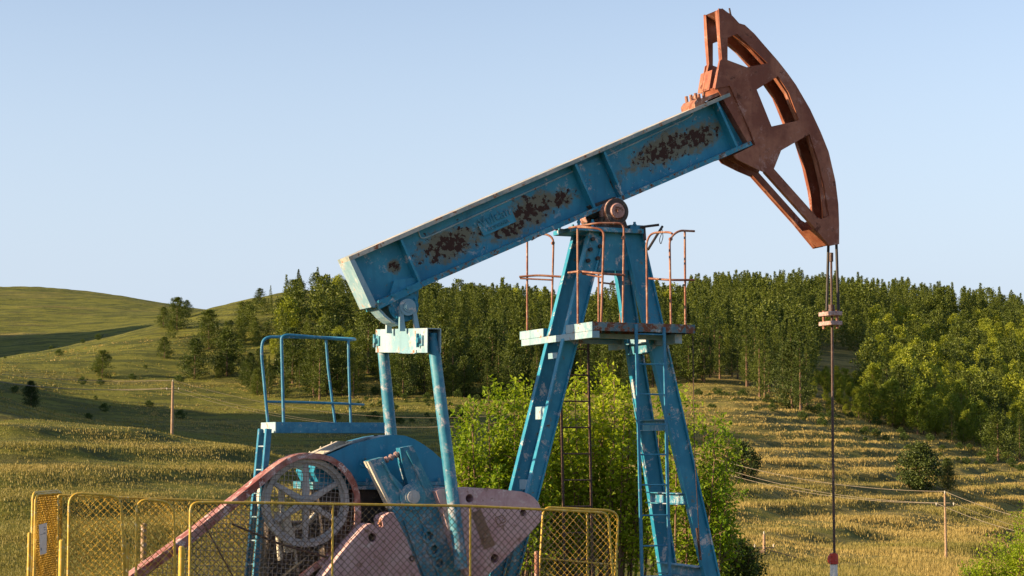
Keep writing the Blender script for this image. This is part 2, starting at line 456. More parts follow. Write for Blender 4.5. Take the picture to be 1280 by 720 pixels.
def height(x, y, phase=False):
    x = np.asarray(x, float); y = np.asarray(y, float)
    r = np.hypot(x, y); az = np.degrees(np.arctan2(x, y))
    K = _KR.shape[1]
    sm = [np.clip(az + d_, -180, 180) for d_ in (-1.2, -.4, .4, 1.2)]
    Rk = [sum(np.interp(a_, _az, _KR[:, k]) for a_ in sm)/4 for k in range(K)]
    Zk = [sum(np.interp(a_, _az, _KZ[:, k]) for a_ in sm)/4 for k in range(K)]
    # slopes for a smooth profile
    d = [(Zk[k+1]-Zk[k])/(Rk[k+1]-Rk[k]) for k in range(K-1)]
    m = [d[0]] + [np.where(d[k-1]*d[k] > 0, 2*d[k-1]*d[k]/np.where(np.abs(d[k-1]+d[k]) < 1e-9, 1, d[k-1]+d[k]), 0) for k in range(1, K-1)] + [d[-1]]
    z = np.where(r >= Rk[-1], Zk[-1], Zk[0])
    for k in range(K-1):
        h = Rk[k+1]-Rk[k]; t = np.clip((r-Rk[k])/h, 0, 1)
        v = (2*t**3-3*t**2+1)*Zk[k] + (t**3-2*t**2+t)*h*m[k] + (-2*t**3+3*t**2)*Zk[k+1] + (t**3-t**2)*h*m[k+1]
        z = np.where((r >= Rk[k]) & (r < Rk[k+1]), v, z)
    # unseen hills added beyond the left edge to throw shade across the valley
    z = z + bump(x, y, -165, 235, 46, 30, 52) + bump(x, y, -190, 300, 40, 40, 30)
    z = z + bump(x, y, -150, 188, 42, 20, 46)
    z = z + bump(x, y, -335, 600, 55, 55, 80)  # unseen rise added to shade part of the far hill
    # roughness
    z = z + (fbm(x/30, y/30, 3) - .5)*np.clip((r-40)/100, 0, 1)*3.0 + (fbm(x/6, y/6, 5, 3) - .5)*np.clip((r-30)/60, 0, 1)*.4
    # terraces
    right = np.clip((az + 1.5)/4, 0, 1)*np.clip((r-85)/30, 0, 1)*np.clip((360-r)/50, 0, 1)
    left = np.clip((-az - 3)/3, 0, 1)*np.clip((r-60)/20, 0, 1)*np.clip((150-r)/15, 0, 1)*.65
    A = np.maximum(right, left)
    hs = 1.25
    q = z/hs + (fbm(x/60, y/60, 8, 3) - .5)*1.1 + (vnoise(x/9, y/9, 14) - .5)*.16
    fl = np.floor(q); fr = q - fl
    st = np.clip((fr-.45)/.5, 0, 1); st = st*st*(3-2*st)
    z = z + A*.62*hs*((fl + st) - q)*(.75 + .5*vnoise(x/22, y/14, 12))
    return (z, fr, A) if phase else z
def hz(x, y): return float(height(np.array([x]), np.array([y]))[0])

azs = np.concatenate([np.arange(-180, -19, 1.6), np.arange(-18, 18, .042), np.arange(18.5, 180.1, 1.6)])
azs[-1] = 180
rs = np.concatenate([np.geomspace(2, 50, 30)[:-1], np.geomspace(50, 360, 440)[:-1], np.geomspace(360, 1600, 160), [2500, 4000]])
AA, RR = np.meshgrid(np.radians(azs), rs)
X = RR*np.sin(AA); Y = RR*np.cos(AA); Z = height(X, Y)
Z[-2:, :] = Z[-3, :]*.3
na, nr = len(azs), len(rs)
idx = np.arange(na*nr).reshape(nr, na)
F = np.stack([idx[:-1, :-1], idx[:-1, 1:], idx[1:, 1:], idx[1:, :-1]], -1).reshape(-1, 4)
def ground_mat():
    m, nt, b = mat_new('meadow'); g = NT(nt)
    geo = g.n('ShaderNodeNewGeometry')
    pos = geo.outputs['Position']
    mp = g.n('ShaderNodeMapping'); mp.inputs['Scale'].default_value = (.35, 1, 2.2); g.l(pos, mp.inputs['Vector'])
    n1 = g.noise(mp.outputs[0], .035, 6, .6, .5)
    n2 = g.noise(mp.outputs[0], .22, 6, .68, .3)
    n3 = g.noise(pos, 1.3, 6, .75)
    f = g.math('ADD', g.math('MULTIPLY', n1, .55), g.math('MULTIPLY', n2, .45))
    green = g.mix(n3, (.085, .10, .018), (.21, .20, .035))
    dry = g.mix(n3, (.20, .165, .045), (.38, .29, .10))
    sx = g.n('ShaderNodeSeparateXYZ'); g.l(pos, sx.inputs[0])
    east = g.ss(g.math('DIVIDE', sx.outputs[0], g.math('MAXIMUM', sx.outputs[1], 1.0)), .0, .12)
    f = g.math('ADD', f, g.math('MULTIPLY', g.math('SUBTRACT', east, .25), .14))
    col = g.mix(g.ss(f, .46, .62), green, dry)
    scrub = g.ss(g.math('ADD', n2, g.math('MULTIPLY', n3, .3)), .61, .70)
    col = g.mix(g.math('MULTIPLY', scrub, .7), col, (.035, .05, .014))
    g.l(col, b.inputs['Base Color']); b.inputs['Roughness'].default_value = .95
    b.inputs['Specular IOR Level'].default_value = .1
    bp = g.n('ShaderNodeBump'); bp.inputs['Strength'].default_value = 1; bp.inputs['Distance'].default_value = .5
    g.l(g.math('ADD', n3, g.math('MULTIPLY', n2, 1.5)), bp.inputs['Height']); g.l(bp.outputs[0], b.inputs['Normal'])
    return m
m_ground = ground_mat()
go = link_mesh('ground', np_mesh('ground', np.stack([X.ravel(), Y.ravel(), Z.ravel()], 1), F[:, ::-1], [m_ground], smooth=True))
tag(go, 'rolling green and tan hillside meadow with terraced slopes', kind='structure')

def find_r(px, row, r0, r1):
    """distance along the sight line at column px, between r0 and r1, where the ground stands at that row"""
    a = R(az_of(px)); rr = np.linspace(r0, r1, 300)
    z = height(rr*math.sin(a), rr*math.cos(a))
    e = (z - EYE)/(rr*math.cos(a)); pz = np.array([(sP + q*cP)/(cP - q*sP) for q in [(360-row)/FPX]])[0]
    k = int(np.argmin(np.abs(e - pz)))
    return rr[k]*math.sin(a), rr[k]*math.cos(a), float(z[k])

# ------------------------------------------------------------------ vegetation
def leaf_quads(P, D, L, Wd, up=None):
    """diamond leaves at P, pointing along D, length L, width Wd"""
    n = len(P)
    D = D/np.linalg.norm(D, axis=1, keepdims=True)
    rnd = rng.normal(size=(n, 3))
    Sd = np.cross(D, rnd); Sd /= np.linalg.norm(Sd, axis=1, keepdims=True)
    L = np.broadcast_to(L, (n,))[:, None]; Wd = np.broadcast_to(Wd, (n,))[:, None]
    a = P; b = P + D*L*.5 + Sd*Wd*.5; c = P + D*L; d = P + D*L*.5 - Sd*Wd*.5
    V = np.stack([a, b, c, d], 1).reshape(-1, 3)
    Fq = np.arange(4*n).reshape(n, 4)
    return V, Fq
def trunk_mesh(name, h, r, lean=(0, 0), limbs=()):
    mb = MB()
    mb.tube([(lean[0]*t, lean[1]*t, h*t) for t in (0, .3, .6, 1)], [r, r*.8, r*.5, r*.08], 7)
    for (z, dx, dy, dz, rr) in limbs:
        mb.tube([(lean[0]*z/h, lean[1]*z/h, z), (dx*.5, dy*.5, z+dz*.4), (dx, dy, z+dz)], [rr, rr*.6, rr*.15], 5)
    me = bpy.data.meshes.new(name)
    me.from_pydata(mb.v, [], mb.f); me.polygons.foreach_set('use_smooth', mb.sm); me.materials.append(m_bark); me.update()
    return me
def pine_crown(h, cb, spread, nb, per, q, narrow=1.0, point=.75):
    P, D, T = [], [], []
    for i in range(nb):
        t = (i + rng.random())/nb
        z = h*(cb + (1-cb)*t**.9)
        prof = (1-t)**point*(.45 + .55*min(1, t/.15))
        L = spread*prof*rng.uniform(.55, 1.2)*narrow + .12
        a = rng.uniform(0, 2*math.pi)
        up = rng.uniform(-.05, .45) + .5*t
        d = np.array([math.cos(a), math.sin(a), up])
        k = max(3, int(per*(.4 + L/spread)))
        s = rng.uniform(.12, 1, k)**.8
        pts = np.outer(s*L, d) + np.array([0, 0, z]) + rng.normal(0, .16, (k, 3))*(.5 + L*.35)
        P.append(pts); D.append(d*[.7, .7, .3] + np.array([0, 0, .55]) + rng.normal(0, .45, (k, 3)))
        T.append(np.clip(np.full(k, rng.uniform(.1, .8)) + rng.normal(0, .15, k), 0, 1))
    # the leader
    k = 14
    P.append(np.stack([rng.normal(0, .1, k), rng.normal(0, .1, k), rng.uniform(h*.93, h*1.01, k)], 1)); D.append(rng.normal(0, .3, (k, 3)) + [0, 0, 1]); T.append(np.full(k, .6))
    P = np.concatenate(P); D = np.concatenate(D); T = np.concatenate(T)
    V, Fq = leaf_quads(P, D, rng.uniform(.6, 1.3, len(P))*q, rng.uniform(.35, .6, len(P))*q)
    return V, Fq, T
def broad_crown(h, cb, spread, nclump, per, q):
    P, D, T = [], [], []
    for i in range(nclump):
        t = rng.random(); a = rng.uniform(0, 2*math.pi)
        prof = math.sin(math.pi*min(1, .12 + t*.86))**.7
        rad = spread*prof*rng.uniform(.35, 1)
        c = np.array([math.cos(a)*rad, math.sin(a)*rad, h*(cb + (1-cb)*t*.93)])
        s = rng.uniform(.35, .75)*spread*.36
        u = rng.normal(size=(per, 3)); u /= np.linalg.norm(u, axis=1, keepdims=True)
        P.append(c + u*s*rng.uniform(.5, 1.15, (per, 1))*[1, 1, 1.15]); D.append(u + rng.normal(0, .6, (per, 3)) + [0, 0, .3])
        T.append(np.clip(np.full(per, rng.uniform(.1, .9)) + rng.normal(0, .15, per), 0, 1))
    P = np.concatenate(P); D = np.concatenate(D); T = np.concatenate(T)
    V, Fq = leaf_quads(P, D, rng.uniform(.6, 1.2, len(P))*q, rng.uniform(.5, .8, len(P))*q)
    return V, Fq, T

PROTO = {}
def proto_pine(key, h, cb, spread, nb, per, q, narrow=1, mat=None, point=.75):
    V, Fq, T = pine_crown(h, cb, spread, nb, per, q, narrow, point)
    lim = [(h*z, math.cos(a)*spread*.4, math.sin(a)*spread*.4, .2, .05) for z, a in zip(np.linspace(cb*.8, .8, 9), rng.uniform(0, 6.3, 9))]
    PROTO[key] = (trunk_mesh('trunk', h*.97, .018*h, limbs=lim), np_mesh('crown', V, Fq, [mat or m_pine], tint=T), h)
def proto_broad(key, h, cb, spread, nc, per, q, mat=None):
    V, Fq, T = broad_crown(h, cb, spread, nc, per, q)
    lim = [(h*z, math.cos(a)*spread*.5, math.sin(a)*spread*.5, h*.15, .05) for z, a in zip(np.linspace(cb*.7, .6, 7), rng.uniform(0, 6.3, 7))]
    PROTO[key] = (trunk_mesh('trunk', h*.85, .016*h, limbs=lim), np_mesh('crown', V, Fq, [mat or m_birch], tint=T), h)
for i in range(4): proto_pine(f'tall{i}', 15, rng.uniform(.06, .22), rng.uniform(2.7, 3.5), 280, 25, .30, point=rng.uniform(.85, 1.1))
for i in range(4): proto_pine(f'slim{i}', 14, rng.uniform(.05, .14), rng.uniform(2.4, 2.9), 270, 21, .29, .9, point=1.3)
for i in range(3): proto_pine(f'young{i}', 7, .02, 2.7, 190, 32, .25, point=.62)
for i in range(4): proto_broad(f'broad{i}', 9, .12, 2.6, 95, 60, .29)
for i in range(2): proto_broad(f'shrub{i}', 3, .02, 1.7, 34, 38, .3)
m_pine_d = leaf_mat('dark pine needles', (.018, .038, .010), (.075, .10, .018), .15)
proto_broad('round0', 4, .02, 2.0, 110, 60, .22, mat=m_pine_d)
proto_pine('dark0', 8, .02, 2.9, 300, 28, .26, mat=m_pine_d, point=.6)
nat_h = {k: v[2] for k, v in PROTO.items()}

def plant(name, key, x, y, z, h, label, cat, group=None, wide=1.0):
    tr, cr, h0 = PROTO[key]
    s = h/h0
    e = empty(name, (x, y, z - .15), random.uniform(0, 6.28), label, cat, group)
    e.scale = (s*wide, s*wide, s)
    t = link_mesh('trunk', tr, e); c = link_mesh('crown', cr, e)
    return e
def plant_px(name, key, px, row, hpx, r0, r1, label, cat, group=None, wide=1.0):
    x, y, z = find_r(px, row, r0, r1)
    return plant(name, key, x, y, z, hpx*y/FPX/1.0, label, cat, group, wide)

single = [
 ('pine_tree','young0',130,472,34,300,440,'small round pine alone on the sunlit slope left of the forest','tree'),
 ('pine_tree','dark0',42,523,37,260,340,'small dark pine standing alone in the shaded valley at the far left','tree'),
 ('pine_tree','young2',207,448,27,330,450,'small pine just left of the forest edge on the sunny spur','tree'),
 ('pine_tree','young0',245,474,50,300,430,'bushy pine at the lower left corner of the forest','tree'),
 ('pine_tree','young1',222,412,40,380,450,'rounded pine on the upper left fringe of the forest','tree'),
 ('pine_tree','young2',234,397,22,440,480,'small pine poking above the saddle skyline','tree'),
 ('pine_tree','young0',205,410,26,400,450,'little pine leftmost of the cluster below the saddle','tree'),
 ('pine_tree','young1',262,436,48,340,440,'broad pine in the loose cluster left of the forest','tree'),
 ('pine_tree','young2',285,470,56,300,420,'wide dark pine at the front of the forest fringe','tree'),
 ('pine_tree','tall1',373,372,36,440,520,'tall pine with a bare trunk on the hilltop skyline','tree'),
 ('pine_tree','young1',325,380,20,440,520,'low flat-topped pine on the bare hilltop','tree'),
 ('pine_tree','young2',168,383,7,900,1050,'tiny lone pine on the far left ridge line','tree'),
 ('pine_tree','round0',1145,610,56,150,260,'round dark green pine alone on the terraced slope, right of the hanging rod','tree'),
 ('pine_tree','dark0',1180,613,40,150,260,'smaller pine close beside the round pine on the terraced slope','tree'),
 ('pine_tree','round0',925,598,46,170,260,'bushy pine on the terraced slope just right of the steel post','tree'),
 ('pine_tree','dark0',988,512,84,280,320,'large dark pine standing forward of the wood left of the hanging rod','tree'),
 ('pine_tree','young2',1243,576,60,260,320,'young pine before the wood near the right edge','tree'),
 ('pine_tree','slim1',1270,577,62,260,320,'young pine at the right edge beside its twin','tree'),
]
for (nm, key, px, row, hp, r0, r1, lab, cat) in single:
    plant_px(nm, key, px, row, hp, r0, r1, lab, cat, wide=1.25 if 'young' in key else 1)

cand = []
def clear(px, row):
    return 1015 < px < 1085 and 440 < row < 474
def row_of(x, y, z):
    q = (z-EYE)/y; zz = (q*cP - sP)/(cP + q*sP)
    return 360 - zz*FPX
def scatter(n, px0, px1, r0, r1, fn):
    for _ in range(n):
        px = rng.uniform(px0, px1); r = math.sqrt(rng.uniform(r0*r0, r1*r1)); a = R(az_of(px))
        x, y = r*math.sin(a), r*math.cos(a); z = hz(x, y)
        row = row_of(x, y, z); k = fn(px, r, row)
        if k:
            top = np.interp(px, [225, 262, 300, 345, 380, 430, 560, 640, 720, 860, 940, 1080, 1200, 1280], [392, 392, 380, 362, 344, 344, 358, 356, 366, 352, 342, 346, 360, 376]) + rng.normal(0, 7)
            hm = (row - top)*y/FPX
            if hm < 2.5: continue
            k = (k[0], min(k[1], hm))
        if k: cand.append((r, x, y, z, k[0], k[1], px))
def pick(l): return l[int(rng.integers(len(l)))]
TALL = ['tall0','tall1','tall2','tall3']; SLIM = ['slim0','slim1','slim2','slim3']; YNG = ['young0','young1','young2']; BRD = ['broad0','broad1','broad2','broad3']
def f_left(px, r, row):
    edge = 480 - max(0, px-300)*.0
    lim = 322 + max(0, (330-px))*.55
    if r < lim or row > 500: return None
    dens = min(1, max(0.07, (px-255)/110))
    if px < 330: return (pick(YNG), rng.uniform(2.5, 5.5)) if rng.random() < dens else None
    if px < 440 and row < 385 and rng.random() > .4: return None
    if rng.random() > dens: return None
    if px < 470: return (pick(YNG + SLIM + BRD[:1]), rng.uniform(3.5, 8.5) if rng.random() < .8 else rng.uniform(8, 12))
    if row < 400: return (pick(YNG+SLIM[:2]), rng.uniform(6, 10))
    if rng.random() < .2: return (pick(YNG), rng.uniform(5, 9))
    if r < 365: return (pick(SLIM+YNG+TALL[:2]+BRD[:1]), rng.uniform(5, 12))
    return (pick(TALL+SLIM), rng.uniform(8.5, 13.5))
def f_mid(px, r, row):
    edge = 315 + 0*px
    if r < 330 or row > 500: return None
    if row < 420: return (pick(TALL+SLIM+BRD[:1]), rng.uniform(7, 11) if px < 800 else rng.uniform(11, 16))
    if r < 355: return (pick(SLIM+SLIM+YNG+TALL[:1]), rng.uniform(6, 12.5))
    return (pick(TALL+SLIM), rng.uniform(9.5, 14.5))
def f_right(px, r, row):
    lowedge = 478 + (px-870)*.24 if px > 1000 else 470 + (px-870)*.36
    if row > lowedge or clear(px, row): return None
    front = (px > 1085 and row > 405 + (px-1085)*.05) or (px > 1030 and row > 474)
    if 1010 < px < 1085 and 470 <= row < 520: return (pick(BRD), rng.uniform(2, 4))
    if front:
        if rng.random() < .34: return (pick(SLIM+TALL[:1]+YNG), rng.uniform(5, 11))
        return (pick(BRD), rng.choice([3, 4, 5, 6.5, 8.5])*rng.uniform(.85, 1.15))
    if px > 940 and 400 < row < 450 and rng.random() < .55: return (pick(SLIM+YNG), rng.uniform(9, 13))
    if row < 400: return (pick(TALL+SLIM+SLIM), rng.uniform(10.5, 15))
    return (pick(TALL+SLIM+SLIM), rng.uniform(9, 14))
scatter(850, 205, 640, 325, 505, f_left)
scatter(800, 620, 880, 330, 520, f_mid)
scatter(2000, 870, 1330, 300, 640, f_right)
scatter(600, 860, 1330, 560, 760, f_right)
# thin out trees that stand inside one another
cand.sort(key=lambda c: c[0])
kept = []
cell = {}
for c in cand:
    dmin = 3.5 if c[4].startswith(('tall', 'slim')) else 2.7
    gx, gy = int(c[1]//4), int(c[2]//4); ok = True
    for i in (-1, 0, 1):
        for j in (-1, 0, 1):
            for d in cell.get((gx+i, gy+j), ()):
                if (d[1]-c[1])**2 + (d[2]-c[2])**2 < dmin**2: ok = False
    if ok: cell.setdefault((gx, gy), []).append(c); kept.append(c)
import sys
print('trees kept', len(kept), file=sys.stderr)
def region(c):
    k, px, row = c[4], c[6], row_of(c[1], c[2], c[3])
    kind = 'broadleaf' if k.startswith('broad') else ('young' if k.startswith('young') else ('slim' if k.startswith('slim') else 'tall'))
    nm = 'broadleaf_tree' if kind == 'broadleaf' else 'pine_tree'
    what = {'broadleaf': 'bright broadleaf tree', 'young': 'low bushy pine', 'slim': 'slim pointed pine', 'tall': 'tall full-crowned pine'}[kind]
    depth = 'at the front edge of' if c[0] < 352 or (px > 900 and c[0] < 335) else ('deep in' if row > 425 else 'high up in')
    if px < 350: where = 'the loose fringe left of the forest'
    elif px < 460: where = 'the stand above the blue handrail'
    elif px < 560: where = 'the stand behind the blue rods'
    elif px < 640: where = 'the stand between blue rods and steel post'
    elif px < 760: where = 'the wood behind the rear post leg'
    elif px < 880: where = 'the wood behind the front post legs'
    elif px < 1030: where = 'the wood left of the hanging rod'
    elif px < 1160: where = 'the wood just right of the hanging rod'
    else: where = 'the wood towards the right edge'
    g = what + 's ' + depth + ' ' + where
    return nm, what + ' ' + depth + ' ' + where, g
NIND = 275
for c in kept[:NIND]:
    nm, lab, grp = region(c)
    plant(nm, c[4], c[1], c[2], c[3], c[5], lab, 'tree', grp)
# the rest of the wood, as one mass
co = {}
for k, (tr, cr, h0) in PROTO.items():
    a = np.empty(len(cr.vertices)*3, np.float32); cr.vertices.foreach_get('co', a)
    t = np.empty(len(cr.polygons), np.float32); cr.attributes['tint'].data.foreach_get('value', t)
    co[k] = (a.reshape(-1, 4, 3), t)
VV, TT, MI = [], [], []
tb = MB()
for c in kept[NIND:]:
    q, t = co[c[4]]; h0 = nat_h[c[4]]; s = c[5]/h0
    sel = rng.random(len(q)) < .34
    q, t = q[sel], t[sel]
    q = q[:, :1, :] + (q - q[:, :1, :])*1.5
    a = rng.uniform(0, 6.28); ca, sa = math.cos(a), math.sin(a)
    p = q*s*np.array([1.15, 1.15, 1])
    p = np.stack([p[..., 0]*ca - p[..., 1]*sa + c[1], p[..., 0]*sa + p[..., 1]*ca + c[2], p[..., 2] + c[3]-.2], -1)
    VV.append(p.reshape(-1, 3)); TT.append(np.clip(t*.6 + rng.uniform(-.15, .55), 0, 1)); MI.append(np.full(len(q), 1 if c[4].startswith('broad') else 0))
VV = np.concatenate(VV)
fo = link_mesh('forest', np_mesh('forest', VV, np.arange(len(VV)).reshape(-1, 4), [m_pine, m_birch], np.concatenate(MI), tint=np.concatenate(TT)))
tag(fo, 'mass of pines and broadleaf trees covering the upper hillside to the skyline', 'forest', kind='stuff')

# low bushes in the meadow
def bushes():
    n = 0
    spots = []
    for _ in range(26): spots.append((rng.uniform(0, 330), rng.uniform(300, 460)))
    for _ in range(70): spots.append((rng.uniform(420, 720), rng.uniform(285, 340)))
    for _ in range(60): spots.append((rng.uniform(860, 1280), rng.uniform(285, 318)))
    Vs, Ts = [], []
    for px, r in spots:
        a = R(az_of(px)); x, y = r*math.sin(a), r*math.cos(a); z = hz(x, y)
        q, t = co[pick(['shrub0', 'shrub1'])]; s = rng.uniform(.2, .6)
        VV = q*s*np.array([1, 1, .8]) + np.array([x, y, z])
        Vs.append(VV.reshape(-1, 3)); Ts.append(t)
    Vs = np.concatenate(Vs)
    o = link_mesh('undergrowth', np_mesh('undergrowth', Vs, np.arange(len(Vs)).reshape(-1, 4), [m_leaf_d], tint=np.concatenate(Ts)))
    tag(o, 'low scrub and bushes scattered over the meadow and along the forest edge', 'scrub', kind='stuff')
bushes()

# ------------------------------------------------------------------ grass
def grass():
    V, T = [], []
    def field(n, px0, px1, r0, r1, hmin, hmax, dry, blades=6, vary=3.4):
        px = rng.uniform(px0, px1, n); u = rng.random(n); r = r0*(r1/r0)**u
        a = np.radians(np.degrees(np.arctan((px-640)/FPX/cP)))
        x, y = r*np.sin(a), r*np.cos(a)
        cl = fbm(x/7, y/7, 21, 3); keep = rng.random(n) < np.clip((cl-.3)*3.2, .12, 1)
        x, y, r, cl = x[keep], y[keep], r[keep], cl[keep]
        z, fr, TA = height(x, y, True)
        lip = np.exp(-((fr-.97)/.16)**2) + np.exp(-((fr+.03)/.16)**2)
        keep = rng.random(len(x)) < np.clip(1 - TA + TA*(.5 + .7*lip), 0, 1)
        x, y, r, cl, z, lip, TA = (q_[keep] for q_ in (x, y, r, cl, z, lip, TA)); m = len(x)
        dryn = fbm(x/11+40, y/9, 31, 3)
        hgt = rng.uniform(hmin, hmax, m)*(.4 + cl)*(.75 + .5*lip*TA)
        tone = np.clip((dryn-.5)*vary + dry + .22*(lip-.3)*TA + rng.normal(0, .16, m), 0, 1)
        for b in range(blades):
            ox, oy = rng.normal(0, .22, m), rng.normal(0, .22, m)
            w = r*.00022*rng.uniform(.7, 1.5, m) + .008
            ang = rng.uniform(0, math.pi, m)
            hb = hgt*rng.uniform(.5, 1.1, m)
            lx, ly = rng.normal(0, .22, m)*hb, rng.normal(0, .22, m)*hb
            p0 = np.stack([x+ox - np.cos(ang)*w, y+oy - np.sin(ang)*w, z-.08], 1)
            p1 = np.stack([x+ox + np.cos(ang)*w, y+oy + np.sin(ang)*w, z-.08], 1)
            p2 = np.stack([x+ox+lx, y+oy+ly, z+hb], 1)
            V.append(np.stack([p0, p1, p2], 1).reshape(-1, 3)); T.append(np.clip(tone + rng.normal(0, .1, m), 0, 1))
    field(80000, -60, 420, 52, 170, .06, .17, .0, 6, 1.4)
    field(14000, 0, 640, 200, 420, .2, .5, .15, 5)
    field(130000, 860, 1340, 60, 340, .12, .40, .56)
    field(12000, 400, 900, 100, 330, .25, .55, .35, 5)
    V = np.concatenate(V); T = np.concatenate(T)
    o = link_mesh('grass', np_mesh('grass', V, np.arange(len(V)).reshape(-1, 3), [m_grass], tint=T))
    tag(o, 'tufted green and straw-coloured grass over the near slopes', 'grass', kind='stuff')
grass()

# ------------------------------------------------------------------ near leafy trees
def W3(px, py, dist):
    """world point seen at a place of the photo, dist metres off along the ground"""
    d = ray(px, py); t = dist/d[1]
    return Vector((d[0]*t, d[1]*t, EYE + d[2]*t))
def leafy(name, label, base_px, dist, tips, leaf, nl, mat, cat='tree', twigs=16, depth=1.0, twl=.55, low=.15, sag=1.0, spread=.75):
    bx = W3(base_px, 720, dist); bz = hz(bx.x, bx.y)
    root = empty(name, (bx.x, bx.y, bz - .05), 0, label, cat)
    mb = MB(); P, D, T = [], [], []
    for (tx, ty) in tips:
        tip = W3(tx, ty, dist + rng.uniform(-depth, depth)) - Vector((bx.x, bx.y, bz))
        m1 = Vector((tip.x*.35 + rng.normal(0, .1), tip.y*.35, tip.z*.38)); m2 = Vector((tip.x*.78 + rng.normal(0, .12), tip.y*.8, tip.z*.72))
        foot_ = Vector((tip.x*spread, tip.y*spread, 0)); m1 = Vector((tip.x*(spread+(1-spread)*.4), m1.y, m1.z)); m2.x = tip.x*(spread+(1-spread)*.8) + rng.normal(0, .12)
        path = [foot_*(1-t)**3 + m1*3*t*(1-t)**2 + m2*3*t*t*(1-t) + tip*t**3 for t in np.linspace(0, 1, 9)]
        r0 = .010 + tip.length*.005
        mb.tube(path, [r0*(1-.93*i/8) for i in range(9)], 6)
        tone = rng.uniform(.15, .85)
        for k in range(twigs):
            t = low + (1-low)*(k + rng.random())/twigs
            i = min(7, int(t*8)); p = path[i].lerp(path[i+1], t*8-i)
            a = rng.uniform(0, 6.28); ln = twl*rng.uniform(.4, 1.2)*(1.15 - .75*t)
            d = Vector((math.cos(a), math.sin(a), rng.uniform(.1, 1.1))).normalized()
            e = p + d*ln
            mb.tube([p, p.lerp(e, .5) + Vector((0, 0, .03)), e], [.010, .007, .003], 4)
            s = rng.uniform(.15, 1.08, nl)
            pts = np.array(p)[None] + np.outer(s*ln, np.array(d)) + rng.normal(0, .085, (nl, 3))
            P.append(pts); dd = rng.normal(0, .7, (nl, 3)) + np.array(d)*.5 + [0, 0, -.15*sag]
            D.append(dd); T.append(np.clip(tone + rng.normal(0, .22, nl), 0, 1))
    P = np.concatenate(P); D = np.concatenate(D); T = np.concatenate(T)
    n = len(P)
    # folded leaves: two faces on a midrib
    Dn = D/np.linalg.norm(D, axis=1, keepdims=True); up = np.array([[0, 0, 1.0]]) + rng.normal(0, .55, (n, 3))
    Sd = np.cross(Dn, up); Sd /= np.linalg.norm(Sd, axis=1, keepdims=True); N = np.cross(Sd, Dn)
    L = (leaf*rng.uniform(.6, 1.25, n))[:, None]; Wd = L*.36
    a = P; c = P + Dn*L - N*L*.12; e1 = P + Dn*L*.42 + Sd*Wd + N*L*.12; e2 = P + Dn*L*.42 - Sd*Wd + N*L*.12
    V = np.stack([a, e1, c, a, c, e2], 1).reshape(-1, 3)
    mb.build('trunk', m_bark, root)
    me = np_mesh('crown', V, np.arange(6*n).reshape(-1, 3), [mat], tint=np.repeat(T, 2))
    link_mesh('crown', me, root)
    return root
def jit(tips, extra, sx=14, dy=(10, 120)):
    out = list(tips)
    for _ in range(extra):
        t = pick(tips); out.append((t[0] + rng.normal(0, sx), t[1] + rng.uniform(*dy)))
    return out
leafy('leafy_tree', 'bright green leafy tree between the near blue rod and the rear post leg', 628, 37,
      jit([(580,515),(592,498),(610,485),(626,478),(643,468),(655,478),(668,492),(570,560),(685,500),(576,590)], 27), .095, 26, m_leaf, twigs=21, depth=1.3)
leafy('leafy_tree', 'bright green leafy tree seen between the legs of the steel post behind the dark ladder', 745, 38,
      jit([(700,480),(718,468),(735,462),(752,452),(768,466),(785,480),(800,500),(690,540)], 32, 16, (10, 150)), .095, 26, m_leaf, twigs=21, depth=1.4)
leafy('leafy_tree', 'leafy tree with long drooping side branches right of the steel post', 838, 36,
      jit([(826,490),(845,486),(862,498),(878,520),(893,522),(905,530),(912,545),(902,600),(915,612),(885,570)], 9, 8, (15, 110)), .092, 26, m_leaf, twigs=16, depth=1.0)
leafy('leafy_bush', 'dull dark green bush low beside the right leg of the steel post', 895, 46,
      jit([(880,640),(900,650),(915,665),(925,680),(932,700),(872,660),(890,640)], 22, 9, (0, 60)), .085, 34, m_leaf_d, 'bush', twigs=16)
leafy('leafy_bush', 'leafy bush in the bottom right corner', 1262, 30,
      jit([(1270,652),(1280,640),(1292,632),(1255,668),(1240,684),(1228,700),(1216,712),(1300,640)], 36, 10, (5, 70)), .045, 34, m_leaf, 'bush', twigs=16, twl=.3)

#PUMPJACK
# ------------------------------------------------------------------ the pumpjack
PJ = empty('pump_jack', (MX, MY, MZ), YAW, 'large blue beam pumping unit with rust red horse head and pink counterweights', 'pumpjack')
ZG = 0.0
def part(mb, name, mat, parent=None, bevel=0, label=None):
    o = mb.build(name, mat, parent or PJ, bevel)
    if label: o['label'] = label
    return o
def sub(parent_obj, mb, name, mat, bevel=0):
    return mb.build(name, mat, parent_obj, bevel)
def cyl_px(mb, px, py, y0, y1, rpx, n=36, yref=None):
    c = M(px, py, y0 if yref is None else yref); mb.disc(c.x, c.z, y0, y1, rpx*PXM, n)
    return c

